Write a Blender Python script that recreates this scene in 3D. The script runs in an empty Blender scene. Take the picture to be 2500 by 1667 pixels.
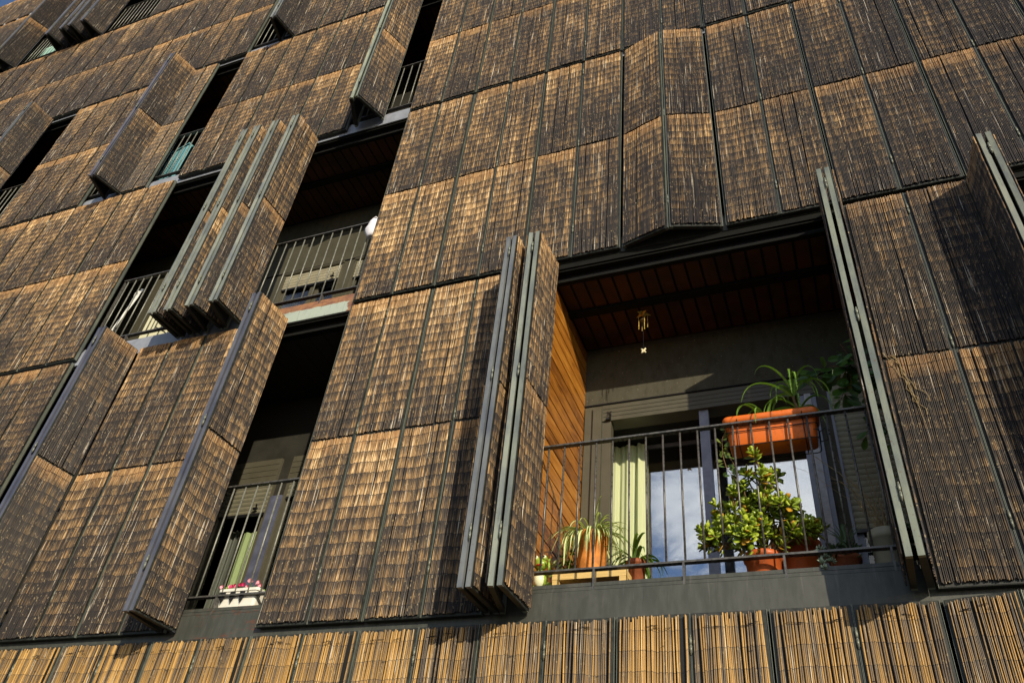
import bpy, math, random
from mathutils import Vector, Matrix, noise as mnoise
R = math.radians
PI = math.pi
W = 0.41857524      # width of one shutter leaf
FH = 3.0            # storey height
D = 1.05            # depth of the loggias
GZ = -3.5
sc = bpy.context.scene
col = sc.collection
rnd = random.Random(11)

# ------------------------------------------------------------------ mesh helper
class MB:
    def __init__(s):
        s.v = []; s.f = []; s.m = []; s.att = {}
    def quad(s, a, b, c, d, m=0):
        n = len(s.v); s.v += [a, b, c, d]; s.f.append((n, n+1, n+2, n+3)); s.m.append(m)
    def box(s, x0, x1, y0, y1, z0, z1, m=0, M=None):
        n = len(s.v)
        p = [(x0,y0,z0),(x1,y0,z0),(x1,y1,z0),(x0,y1,z0),(x0,y0,z1),(x1,y0,z1),(x1,y1,z1),(x0,y1,z1)]
        if M is not None: p = [tuple(M @ Vector(q)) for q in p]
        s.v += p
        for f in ((0,3,2,1),(4,5,6,7),(0,1,5,4),(1,2,6,5),(2,3,7,6),(3,0,4,7)):
            s.f.append(tuple(n+i for i in f)); s.m.append(m)
    def tube(s, pts, r, seg=6, m=0, caps=True):
        pts = [Vector(p) for p in pts]; n0 = len(s.v)
        rr = r if isinstance(r, (list, tuple)) else [r]*len(pts)
        up = Vector((0.13, 0.21, 0.97)).normalized()
        for i, p in enumerate(pts):
            a = pts[max(0, i-1)]; b = pts[min(len(pts)-1, i+1)]
            t = (b-a)
            t = t.normalized() if t.length > 1e-9 else Vector((0,0,1))
            u = t.cross(up)
            if u.length < 0.05: u = t.cross(Vector((1,0,0)))
            u.normalize(); w = t.cross(u)
            for k in range(seg):
                an = 2*PI*k/seg
                s.v.append(tuple(p + u*math.cos(an)*rr[i] + w*math.sin(an)*rr[i]))
        for i in range(len(pts)-1):
            for k in range(seg):
                a = n0+i*seg+k; b = n0+i*seg+(k+1) % seg
                s.f.append((a, b, b+seg, a+seg)); s.m.append(m)
        if caps:
            s.f.append(tuple(n0+k for k in range(seg))[::-1]); s.m.append(m)
            e = n0+(len(pts)-1)*seg
            s.f.append(tuple(e+k for k in range(seg))); s.m.append(m)
    def lathe(s, prof, seg=32, m=0, c=(0,0,0)):
        n0 = len(s.v)
        for r, z in prof:
            for k in range(seg):
                a = 2*PI*k/seg; s.v.append((c[0]+r*math.cos(a), c[1]+r*math.sin(a), c[2]+z))
        for i in range(len(prof)-1):
            for k in range(seg):
                a = n0+i*seg+k; b = n0+i*seg+(k+1) % seg
                s.f.append((a, b, b+seg, a+seg)); s.m.append(m)
    def ball(s, c, rx, ry, rz, m=0, seg=12, rings=8, M=None):
        n0 = len(s.v)
        for i in range(rings+1):
            th = PI*i/rings
            for k in range(seg):
                a = 2*PI*k/seg
                q = Vector((rx*math.sin(th)*math.cos(a), ry*math.sin(th)*math.sin(a), rz*math.cos(th)))
                if M is not None: q = M @ q
                s.v.append(tuple(q+Vector(c)))
        for i in range(rings):
            for k in range(seg):
                a = n0+i*seg+k; b = n0+i*seg+(k+1) % seg
                s.f.append((a, a+seg, b+seg, b)); s.m.append(m)
    def blade(s, pts, ws, nrm, fold=0.25, m=0):
        """a curved leaf: centre line pts, half widths ws, V folded"""
        pts = [Vector(p) for p in pts]; n0 = len(s.v); nrm = Vector(nrm)
        for i, p in enumerate(pts):
            a = pts[max(0,i-1)]; b = pts[min(len(pts)-1,i+1)]; t = (b-a).normalized()
            u = t.cross(nrm)
            if u.length < .05: u = Vector((1,0,0))
            u.normalize(); w = u.cross(t)
            s.v += [tuple(p-u*ws[i]+w*ws[i]*fold), tuple(p), tuple(p+u*ws[i]+w*ws[i]*fold)]
        for i in range(len(pts)-1):
            a = n0+3*i
            s.f += [(a,a+1,a+4,a+3),(a+1,a+2,a+5,a+4)]; s.m += [m, m]
    def oval(s, base, d, nrm, L, Wd, th=0.0, m=0, curl=0.15):
        """a pointed oval leaf, slightly cupped; th>0 makes it thick"""
        d = Vector(d).normalized(); nrm = Vector(nrm)
        u = d.cross(nrm)
        if u.length < .05: u = d.cross(Vector((1,0.2,0)))
        u.normalize(); w = u.cross(d).normalized(); base = Vector(base)
        prof = [(0,.12),(.25,.62),(.5,.95),(.72,1.0),(.9,.66),(1,.1)] if th == 0 else [(0,.2),(.22,.55),(.5,.92),(.75,1.0),(.92,.72),(1,.25)]
        n0 = len(s.v)
        for t, q in prof:
            c = base + d*L*t + w*L*curl*(t*t)
            hw = Wd*.5*q
            s.v += [tuple(c-u*hw+w*hw*.3), tuple(c+w*th*.5*q), tuple(c+u*hw+w*hw*.3), tuple(c-w*th*.7*q)]
        for i in range(len(prof)-1):
            a = n0+4*i; b = a+4
            if th > 0:
                for k in range(4):
                    s.f.append((a+k, a+(k+1)%4, b+(k+1)%4, b+k)); s.m.append(m)
            else:
                s.f += [(a,a+1,b+1,b),(a+1,a+2,b+2,b+1)]; s.m += [m,m]
    def mesh(s, name, mats, smooth=False):
        me = bpy.data.meshes.new(name)
        me.from_pydata([tuple(p) for p in s.v], [], s.f)
        for k, vals in s.att.items():
            a = me.attributes.new(k, 'FLOAT', 'POINT'); a.data.foreach_set('value', vals)
        for mm in (mats if isinstance(mats, (list, tuple)) else [mats]): me.materials.append(mm)
        me.polygons.foreach_set('material_index', s.m)
        if smooth: me.polygons.foreach_set('use_smooth', [True]*len(s.f))
        me.update()
        return me
    def build(s, name, mats, parent=None, loc=(0,0,0), smooth=False):
        return obj(name, s.mesh(name, mats, smooth), parent, loc)

def obj(name, me, parent=None, loc=(0,0,0)):
    o = bpy.data.objects.new(name, me); col.objects.link(o)
    o.location = loc
    if parent is not None: o.parent = parent
    return o
def thing(name, label, cat, loc=(0,0,0), rz=0, group=None, kind=None):
    o = bpy.data.objects.new(name, None); col.objects.link(o)
    o.empty_display_size = .1
    o.location = loc; o.rotation_euler = (0,0,rz); o['label'] = label; o['category'] = cat
    if group: o['group'] = group
    if kind: o['kind'] = kind
    return o

# ------------------------------------------------------------------ materials
class NT:
    def __init__(s, nt): s.nt = nt; s.n = nt.nodes; s.l = nt.links
    def node(s, t, **kw):
        n = s.n.new(t)
        for k, v in kw.items(): setattr(n, k, v)
        return n
    def put(s, sock, v):
        if isinstance(v, bpy.types.NodeSocket): s.l.new(v, sock)
        elif v is not None:
            if isinstance(v, (tuple, list)) and len(v) == 3 and sock.type == 'RGBA': v = (*v, 1)
            sock.default_value = v
    def math(s, op, a, b=None, c=None, clamp=False):
        n = s.node('ShaderNodeMath', operation=op); n.use_clamp = clamp
        s.put(n.inputs[0], a)
        if b is not None: s.put(n.inputs[1], b)
        if c is not None: s.put(n.inputs[2], c)
        return n.outputs[0]
    def mix(s, f, a, b, mode='MIX'):
        n = s.node('ShaderNodeMix', data_type='RGBA', blend_type=mode)
        s.put(n.inputs[0], f); s.put(n.inputs[6], a); s.put(n.inputs[7], b)
        return n.outputs[2]
    def ramp(s, f, stops, interp='LINEAR'):
        n = s.node('ShaderNodeValToRGB'); cr = n.color_ramp; cr.interpolation = interp
        while len(cr.elements) < len(stops): cr.elements.new(.5)
        for e, (p, c) in zip(cr.elements, stops):
            e.position = p; e.color = (*c, 1) if len(c) == 3 else c
        s.put(n.inputs[0], f); return n.outputs[0]
    def rng(s, v, a, b, c=0., d=1., smooth=True):
        n = s.node('ShaderNodeMapRange'); n.interpolation_type = 'SMOOTHSTEP' if smooth else 'LINEAR'
        for i, q in enumerate((v, a, b, c, d)): s.put(n.inputs[i], q)
        return n.outputs[0]
    def attr(s, name): return s.node('ShaderNodeAttribute', attribute_name=name).outputs['Fac']
    def oco(s): return s.node('ShaderNodeTexCoord').outputs['Object']
    def vmul(s, v, k):
        n = s.node('ShaderNodeVectorMath', operation='MULTIPLY'); s.put(n.inputs[0], v); n.inputs[1].default_value = k
        return n.outputs[0]
    def vadd(s, v, k):
        n = s.node('ShaderNodeVectorMath', operation='ADD'); s.put(n.inputs[0], v); s.put(n.inputs[1], k)
        return n.outputs[0]
    def comb(s, x, y, z):
        n = s.node('ShaderNodeCombineXYZ'); s.put(n.inputs[0], x); s.put(n.inputs[1], y); s.put(n.inputs[2], z)
        return n.outputs[0]
    def noise(s, v, sc_, det=2, rough=.5, dist=0):
        n = s.node('ShaderNodeTexNoise'); s.put(n.inputs['Vector'], v); n.inputs['Scale'].default_value = sc_
        n.inputs['Detail'].default_value = det; n.inputs['Roughness'].default_value = rough; n.inputs['Distortion'].default_value = dist
        return n.outputs[0]
    def white(s, v):
        n = s.node('ShaderNodeTexWhiteNoise', noise_dimensions='3D'); s.put(n.inputs[0], v); return n.outputs[0]

def newmat(name):
    m = bpy.data.materials.new(name); m.use_nodes = True
    nt = NT(m.node_tree); p = m.node_tree.nodes['Principled BSDF']
    return m, nt, p
def simple(name, c, rough=.6, metal=0, var=.25, scale=20, spec=.4, bump=0, cs=(1,1,1), c2=None):
    m, nt, p = newmat(name)
    co = nt.vmul(nt.oco(), cs)
    f = nt.noise(co, scale, 4, .6)
    f = nt.rng(f, .3, .7)
    a = tuple(q*(1-var) for q in c); b = tuple(min(1, q*(1+var)) for q in c) if c2 is None else c2
    nt.put(p.inputs['Base Color'], nt.mix(f, a, b))
    nt.put(p.inputs['Roughness'], nt.rng(f, 0, 1, rough-.08, rough+.08))
    p.inputs['Metallic'].default_value = metal
    p.inputs['Specular IOR Level'].default_value = spec
    if bump:
        b_ = nt.node('ShaderNodeBump'); b_.inputs['Strength'].default_value = bump; b_.inputs['Distance'].default_value = .004
        nt.put(b_.inputs['Height'], f); nt.put(p.inputs['Normal'], b_.outputs[0])
    return m

def cane_material(name, fresh):
    m, nt, p = newmat(name)
    cane, band, v = nt.attr('cane'), nt.attr('band'), nt.attr('v')
    oi = nt.node('ShaderNodeObjectInfo')
    sep = nt.node('ShaderNodeSeparateColor'); nt.put(sep.inputs[0], oi.outputs['Color'])
    tone, hue, seed = sep.outputs[0], sep.outputs[1], sep.outputs[2]
    co = nt.vadd(nt.oco(), nt.comb(nt.math('MULTIPLY', seed, 37.), nt.math('MULTIPLY', seed, 11.), nt.math('MULTIPLY', seed, 53.)))
    t = nt.math('FRACT', band); fl = nt.math('FLOOR', band)
    wc = nt.white(nt.comb(nt.math('MULTIPLY', cane, 91.7), seed, 0.))
    wb = nt.white(nt.comb(nt.math('MULTIPLY', cane, 91.7), fl, seed))
    nl = nt.noise(nt.vmul(co, (300, 30, 3.2)), 1., 3, .6)          # streaks that run along the canes
    nb = nt.noise(nt.vmul(co, (5, 1, 4)), 1., 3, .6)               # broad patches
    nc = nt.noise(nt.vmul(co, (14, 1, 9)), 1., 2, .6)
    if not fresh:
        e = nt.rng(nt.math('ADD', t, nt.math('MULTIPLY', nt.math('SUBTRACT', wb, .5), .7)), -.05, .8)
        f = nt.math('MULTIPLY_ADD', e, .41, .0)
        f = nt.math('MULTIPLY_ADD', nt.math('SUBTRACT', nl, .5), 1.8, f)
        f = nt.math('MULTIPLY_ADD', nt.math('SUBTRACT', wc, .5), .54, f)
        f = nt.math('MULTIPLY_ADD', nt.math('SUBTRACT', wb, .5), .12, f)
        vg = nt.math('FRACT', nt.math('MULTIPLY', seed, 7.31))
        f = nt.math('MULTIPLY_ADD', nt.math('SUBTRACT', v, .5), nt.math('MULTIPLY_ADD', vg, .55, .03), f)
        patch = nt.noise(nt.vmul(co, (2.2, 1, 1.3)), 1., 1, .5)
        f = nt.math('MULTIPLY_ADD', nt.math('SUBTRACT', patch, .5), .55, f)
        f = nt.math('MULTIPLY_ADD', nt.math('SUBTRACT', nb, .5), .90, f)
        f = nt.math('MULTIPLY_ADD', nt.math('SUBTRACT', nc, .5), .6, f)
        f = nt.math('ADD', f, nt.math('MULTIPLY_ADD', tone, 1., -.5), clamp=True)
        c = nt.ramp(f, [(0, (.022,.017,.014)), (.2, (.058,.040,.026)), (.42, (.135,.088,.042)), (.64, (.28,.165,.066)), (.84, (.52,.31,.125)), (1, (.86,.63,.33))])
        # the end kept dry under the sill above keeps its orange
        edge = nt.math('MULTIPLY_ADD', nt.math('SUBTRACT', nc, .5), .22, nt.math('MULTIPLY_ADD', wc, .05, .905))
        top = nt.math('GREATER_THAN', v, edge)
        top = nt.math('MULTIPLY', nt.rng(v, nt.math('SUBTRACT', edge, .05), nt.math('ADD', edge, .03)), nt.math('MULTIPLY_ADD', wc, .5, nt.math('MULTIPLY', seed, .55)))
        oc = nt.ramp(nt.math('MULTIPLY_ADD', nl, .7, nt.math('MULTIPLY', wb, .3)), [(.2, (.15,.075,.025)), (.5, (.46,.245,.085)), (.8, (.76,.50,.22))])
        c = nt.mix(top, c, oc)
    else:
        f = nt.math('MULTIPLY_ADD', nt.math('SUBTRACT', nl, .5), .9, nt.math('MULTIPLY_ADD', wc, .60, .06))
        ng = nt.noise(nt.vmul(co, (24, 1, .7)), 1., 2, .6)
        f = nt.math('MULTIPLY_ADD', nt.math('SUBTRACT', ng, .5), .85, f)
        f = nt.math('MULTIPLY_ADD', t, .12, f)
        f = nt.math('ADD', f, nt.math('MULTIPLY_ADD', tone, 1., -.5), clamp=True)
        c = nt.ramp(f, [(0, (.05,.038,.028)), (.2, (.13,.095,.06)), (.42, (.27,.155,.045)), (.7, (.52,.295,.075)), (1, (.78,.54,.22))])
    # nodes of the canes and pale broken fibres
    sp = nt.white(nt.comb(nt.math('MULTIPLY', cane, 77.1), nt.math('FLOOR', nt.math('MULTIPLY', v, 90.)), nt.math('ADD', seed, .3)))
    nn = nt.noise(nt.vmul(co, (420, 30, 95)), 1., 1, .5)
    spk = nt.math('MULTIPLY', nt.math('GREATER_THAN', sp, .94), nt.rng(nn, .48, .58))
    c = nt.mix(nt.math('MULTIPLY', spk, .75 if not fresh else .5), c, (.48,.37,.20))
    st = nt.noise(nt.vmul(co, (120, 10, 2.2)), 1., 2, .5)
    stf = nt.rng(st, .66, .71)
    c = nt.mix(nt.math('MULTIPLY', stf, .75), c, (.74,.64,.48))
    # binding wire
    wl = nt.math('LESS_THAN', t, .055 if not fresh else .03)
    c = nt.mix(nt.math('MULTIPLY', wl, .85 if not fresh else .75), c, (.012,.010,.010))
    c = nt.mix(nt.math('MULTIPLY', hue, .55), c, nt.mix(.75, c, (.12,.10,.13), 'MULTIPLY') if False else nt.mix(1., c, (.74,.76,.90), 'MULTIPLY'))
    nt.put(p.inputs['Base Color'], c)
    p.inputs['Roughness'].default_value = .55
    p.inputs['Specular IOR Level'].default_value = .35
    return m

M = {}
M['cane'] = cane_material('weathered_cane', False)
M['cane_new'] = cane_material('golden_cane', True)

def frame_mat():
    m, nt, p = newmat('painted_steel_frame')
    oi = nt.node('ShaderNodeObjectInfo')
    co = nt.oco()
    f = nt.noise(nt.vmul(co, (1, 1, .4)), 9, 5, .6)
    f2 = nt.noise(co, 60, 4, .65); f3 = nt.noise(nt.vmul(co, (3, 3, .5)), 12, 3, .6)
    c = nt.mix(nt.rng(f, .3, .7), nt.mix(1., oi.outputs['Color'], (.58,.60,.66), 'MULTIPLY'), nt.mix(1., oi.outputs['Color'], (1.1,1.06,.95), 'MULTIPLY'))
    c = nt.mix(nt.math('MULTIPLY', nt.rng(f2, .62, .70), .8), c, (.15,.085,.045))
    c = nt.mix(nt.math('MULTIPLY', nt.rng(f3, .60, .75), .5), c, (.06,.06,.055))
    nt.put(p.inputs['Base Color'], c); p.inputs['Roughness'].default_value = .5
    p.inputs['Metallic'].default_value = .15
    return m
M['frame'] = frame_mat()
M['frame_face'] = simple('dark_frame_face', (.030,.033,.028), .6, .1, var=.4, scale=30)
M['backing'] = simple('backing_mesh', (.012,.012,.011), .7, var=.4, scale=300)
M['hinge'] = simple('galvanised_hinge', (.20,.21,.16), .45, .3, var=.4, scale=90)
M['rail'] = simple('painted_rail', (.11,.105,.095), .32, .3, var=.3, scale=40)

def beam_mat(name, rust, patch=False):
    m, nt, p = newmat(name)
    co = nt.oco()
    f = nt.noise(nt.vmul(co, (1,1,3)), 9, 7, .7)
    fr = nt.noise(nt.vmul(co, (1,1,.25)), 22, 3, .6)
    c = nt.mix(nt.rng(fr, .3, .7), (.046,.049,.039), (.068,.071,.059))
    r = nt.math('MULTIPLY', nt.rng(f, rust-.03, rust+.10), .8)
    c = nt.mix(r, c, nt.mix(nt.noise(co, 60, 3), (.17,.06,.025), (.08,.04,.03)))
    if patch:
        sx = nt.node('ShaderNodeSeparateXYZ'); nt.put(sx.inputs[0], co)
        z = nt.math('MULTIPLY_ADD', nt.math('SUBTRACT', f, .5), .07, sx.outputs[2])
        x = nt.math('MULTIPLY_ADD', nt.math('SUBTRACT', f, .5), .2, sx.outputs[0])
        pale = nt.math('MULTIPLY', nt.math('LESS_THAN', z, 3.085), nt.math('LESS_THAN', x, 2.02))
        c = nt.mix(pale, nt.mix(nt.rng(f, .4, .6), (.36,.17,.07), (.22,.10,.06)), (.40,.46,.38))
    g = nt.noise(co, 3, 5, .7)
    c = nt.mix(nt.math('MULTIPLY', nt.rng(g, .5, .75), .4), c, (.11,.11,.095))
    nt.put(p.inputs['Base Color'], c); p.inputs['Roughness'].default_value = .55
    sx2 = nt.node('ShaderNodeSeparateXYZ'); nt.put(sx2.inputs[0], co)
    drip = nt.noise(nt.comb(nt.math('MULTIPLY', sx2.outputs[0], 34.), 0., nt.math('MULTIPLY', sx2.outputs[2], 2.5)), 1., 4, .6)
    c = nt.mix(nt.math('MULTIPLY', nt.rng(drip, .58, .72), .45), c, (.13,.125,.11))
    c = nt.mix(nt.math('MULTIPLY', nt.rng(drip, .42, .28), .5), c, (.022,.022,.018))
    nt.put(p.inputs['Base Color'], c)
    b_ = nt.node('ShaderNodeBump'); b_.inputs['Strength'].default_value = .25; b_.inputs['Distance'].default_value = .003
    nt.put(b_.inputs['Height'], f); nt.put(p.inputs['Normal'], b_.outputs[0])
    return m
M['beam'] = beam_mat('dark_steel_beam', .70)
M['beam_rust'] = beam_mat('rusty_steel_beam', .56)
M['beam_patch'] = beam_mat('patched_steel_beam', .56, True)
M['beam_pale'] = simple('pale_steel_beam', (.27,.29,.33), .5, var=.15, scale=6)
M['wallframe'] = simple('olive_aluminium', (.085,.078,.052), .5, var=.06, scale=8)
M['wall_shade'] = simple('shaded_render', (.022,.020,.014), .8, var=.2, scale=5)  # loggia wall render with the shade of the recess put into its colour
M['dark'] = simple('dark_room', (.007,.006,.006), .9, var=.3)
M['slab'] = simple('dark_soffit', (.010,.009,.008), .85, var=.3)
M['joist'] = simple('dark_joist', (.012,.012,.010), .9, var=.2, spec=.1)
M['tile'] = simple('red_soffit_tile', (.060,.022,.006), .8, var=.5, scale=3)
M['soffit_board'] = simple('soffit_board', (.035,.03,.02), .8, var=.15, scale=5)
M['alu'] = simple('blue_grey_aluminium', (.20,.21,.25), .42, .2, var=.2, scale=12)
M['lining'] = simple('slate_blue_lining', (.10,.11,.165), .5, .1, var=.2, scale=9)
M['alu_light'] = simple('pale_aluminium', (.42,.41,.42), .5, .1, var=.2, scale=14)
M['slat'] = simple('cream_slat', (.36,.33,.23), .6, var=.1, scale=9)
M['slat_dark'] = simple('olive_slat', (.17,.16,.11), .6, var=.1, scale=9)

def wood_mat():
    m, nt, p = newmat('varnished_planks')
    co = nt.oco()
    sx = nt.node('ShaderNodeSeparateXYZ'); nt.put(sx.inputs[0], co)
    pl = nt.math('FLOOR', nt.math('DIVIDE', nt.math('SUBTRACT', sx.outputs[2], .132), .124))
    w = nt.white(nt.comb(pl, 0., 0.))
    g = nt.noise(nt.vadd(nt.vmul(co, (1, 2.4, 30)), nt.comb(nt.math('MULTIPLY', w, 20.), nt.math('MULTIPLY', w, 7.), 0.)), 1., 6, .68, 1.6)
    b = nt.noise(nt.vmul(co, (1, 4, 9)), 1., 2, .5)
    f = nt.math('MULTIPLY_ADD', g, .75, nt.math('MULTIPLY_ADD', w, .3, nt.math('MULTIPLY', b, .25)))
    c = nt.ramp(f, [(.3, (.035,.010,.003)), (.5, (.16,.055,.009)), (.66, (.36,.135,.016)), (.88, (.58,.26,.04))])
    nt.put(p.inputs['Base Color'], c); p.inputs['Roughness'].default_value = .38
    return m
M['wood'] = wood_mat()

def glass_mat(name, refl):
    m, nt, p = newmat(name)
    nt.n.remove(p)
    out = nt.n['Material Output']
    tr = nt.node('ShaderNodeBsdfTransparent'); tr.inputs[0].default_value = (.92,.94,.93,1)
    gl = nt.node('ShaderNodeBsdfGlossy'); gl.inputs['Roughness'].default_value = .0; gl.inputs[0].default_value = (.95,.97,1,1)
    fr = nt.node('ShaderNodeLayerWeight'); fr.inputs[0].default_value = .5
    f = nt.math('ADD', nt.math('POWER', fr.outputs['Facing'], 4.), refl, clamp=True)
    mx = nt.node('ShaderNodeMixShader'); nt.put(mx.inputs[0], f)
    nt.l.new(tr.outputs[0], mx.inputs[1]); nt.l.new(gl.outputs[0], mx.inputs[2]); nt.l.new(mx.outputs[0], out.inputs[0])
    return m
M['glass'] = glass_mat('window_glass', .36)
M['glass_weak'] = glass_mat('old_window_glass', .03)

def leaf_mat(name, c1, c2, rough=.4, trans=.25, stripe=None, tip=None):
    m, nt, p = newmat(name)
    f = nt.noise(nt.oco(), 14, 2, .5)
    isl = nt.node('ShaderNodeNewGeometry').outputs['Random Per Island']
    c = nt.mix(nt.rng(nt.math('MULTIPLY_ADD', isl, .7, nt.math('MULTIPLY', f, .5)), .2, .9, smooth=False), c1, c2)
    if tip is not None: c = nt.mix(nt.math('GREATER_THAN', isl, .93), c, tip)
    if stripe is not None:
        c = nt.mix(nt.rng(nt.attr('mid'), .35, .75), stripe, c)
    nt.put(p.inputs['Base Color'], c); p.inputs['Roughness'].default_value = rough
    p.inputs['Specular IOR Level'].default_value = .5
    if trans:
        out = nt.n['Material Output']
        tl = nt.node('ShaderNodeBsdfTranslucent'); nt.put(tl.inputs[0], nt.mix(1., c, (1.5,1.6,.7), 'MULTIPLY'))
        mx = nt.node('ShaderNodeMixShader'); mx.inputs[0].default_value = trans
        nt.l.new(p.outputs[0], mx.inputs[1]); nt.l.new(tl.outputs[0], mx.inputs[2]); nt.l.new(mx.outputs[0], out.inputs[0])
    return m
M['jade'] = leaf_mat('jade_leaf', (.13,.22,.016), (.48,.58,.05), .3, .15, tip=(.62,.34,.03))
M['aloe'] = leaf_mat('aloe_leaf', (.10,.22,.02), (.28,.46,.07), .4, .2)
M['ficus'] = leaf_mat('dark_leaf', (.03,.075,.02), (.09,.20,.03), .35, .2)
M['ivy'] = leaf_mat('ivy_leaf', (.05,.11,.02), (.16,.22,.04), .5, .25)
M['spider'] = leaf_mat('striped_leaf', (.10,.20,.03), (.20,.30,.06), .4, .2, stripe=(.80,.84,.46))
M['strap'] = leaf_mat('strap_leaf', (.05,.13,.02), (.16,.30,.04), .35, .2)
M['succ'] = leaf_mat('grey_succulent', (.22,.30,.19), (.42,.52,.36), .55, .1)
M['succ_dark'] = leaf_mat('dark_succulent', (.03,.06,.02), (.08,.13,.04), .5, .1)
M['stem'] = simple('plant_stem', (.18,.11,.05), .8, var=.3, scale=60)
M['twig'] = simple('dry_twig', (.34,.25,.12), .8, var=.3, scale=60)
M['soil'] = simple('potting_soil', (.03,.02,.012), .9, var=.4, scale=80)
def grimy(name, c, dirt, rough=.45, lo=.55, hi=.72):
    m, nt, p = newmat(name)
    co = nt.oco(); f = nt.noise(nt.vmul(co, (1,1,.45)), 16, 6, .65); g = nt.noise(co, 55, 4, .7); h = nt.noise(co, 4, 2)
    c1 = nt.mix(nt.rng(h, .3, .7), tuple(q*.86 for q in c), c)
    c1 = nt.mix(nt.math('MULTIPLY', nt.rng(f, lo, hi), .55), c1, dirt)
    c1 = nt.mix(nt.math('MULTIPLY', nt.rng(g, .64, .72), .5), c1, (.45,.40,.32))
    nt.put(p.inputs['Base Color'], c1); nt.put(p.inputs['Roughness'], nt.rng(f, .3, .7, rough-.08, rough+.2))
    return m
M['orange'] = grimy('orange_plastic', (.82,.17,.012), (.30,.08,.02))
M['orange_dark'] = grimy('terracotta_plastic', (.60,.125,.025), (.22,.07,.025), .5)
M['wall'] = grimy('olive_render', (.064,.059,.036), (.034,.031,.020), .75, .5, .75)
M['terracotta'] = simple('terracotta', (.58,.21,.04), .7, var=.28, scale=14, bump=.3)
M['terracotta_dark'] = simple('brown_terracotta', (.28,.08,.03), .6, var=.2, scale=14)
M['cream_pot'] = simple('cream_plastic', (.42,.38,.26), .5, var=.08, scale=9)
M['white_pot'] = simple('white_plastic', (.80,.77,.66), .5, var=.04, scale=9)
M['pine'] = simple('pale_pine', (.68,.47,.17), .55, var=.12, scale=6, cs=(1,1,14))
M['rail_light'] = simple('pale_painted_rail', (.22,.22,.18), .35, .2, var=.2, scale=40)
M['wire'] = simple('black_wire', (.02,.02,.022), .4, .3, var=.2)
M['gold'] = simple('brass_chime', (.42,.29,.06), .35, .6, var=.3, scale=50)
M['bone'] = simple('bone_pendant', (.80,.72,.44), .5, var=.08, scale=60)
M['frog_green'] = simple('glazed_green', (.30,.42,.05), .25, var=.3, scale=30)
M['frog_white'] = simple('glazed_cream', (.80,.82,.55), .25, var=.08, scale=30)
M['frog_red'] = simple('glazed_red', (.50,.04,.02), .3, var=.1)
M['frog_blue'] = simple('glazed_blue', (.12,.30,.45), .3, var=.1)
M['black'] = simple('black_plastic', (.010,.010,.012), .4, var=.2)
M['cabinet'] = simple('cream_enamel', (.50,.49,.32), .5, var=.05, scale=4)
M['cabinet_side'] = simple('grey_enamel', (.13,.13,.11), .5, var=.06, scale=4)
M['white_cloth'] = simple('white_cloth', (.72,.72,.66), .85, var=.06, scale=9)
M['white_bag'] = simple('white_fabric', (.82,.80,.84), .8, var=.04, scale=9)
M['teal'] = simple('teal_paint', (.18,.42,.46), .45, var=.08, scale=9)
M['grey_box'] = simple('grey_cardboard', (.10,.11,.11), .6, var=.1)
M['lime'] = simple('lime_plastic', (.36,.42,.03), .5, var=.1)
M['mint'] = simple('mint_cloth', (.42,.72,.60), .8, var=.06)
M['pink'] = simple('pink_petal', (.80,.32,.38), .6, var=.25, scale=60)
M['magenta'] = simple('magenta_petal', (.50,.02,.10), .6, var=.3, scale=60)
M['red'] = simple('red_plastic', (.45,.01,.01), .5, var=.1)

def curtain_mat(name, c):
    m, nt, p = newmat(name)
    f = nt.noise(nt.vmul(nt.oco(), (60,60,8)), 1, 3, .6)
    cc = nt.mix(f, tuple(q*.85 for q in c), c)
    nt.put(p.inputs['Base Color'], cc); p.inputs['Roughness'].default_value = .9
    out = nt.n['Material Output']
    tl = nt.node('ShaderNodeBsdfTranslucent'); nt.put(tl.inputs[0], cc)
    mx = nt.node('ShaderNodeMixShader'); mx.inputs[0].default_value = .3
    nt.l.new(p.outputs[0], mx.inputs[1]); nt.l.new(tl.outputs[0], mx.inputs[2]); nt.l.new(mx.outputs[0], out.inputs[0])
    return m
M['curtain'] = curtain_mat('pale_green_cloth', (.78,.84,.50))
M['curtain2'] = curtain_mat('leaf_green_cloth', (.62,.72,.36))

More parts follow.
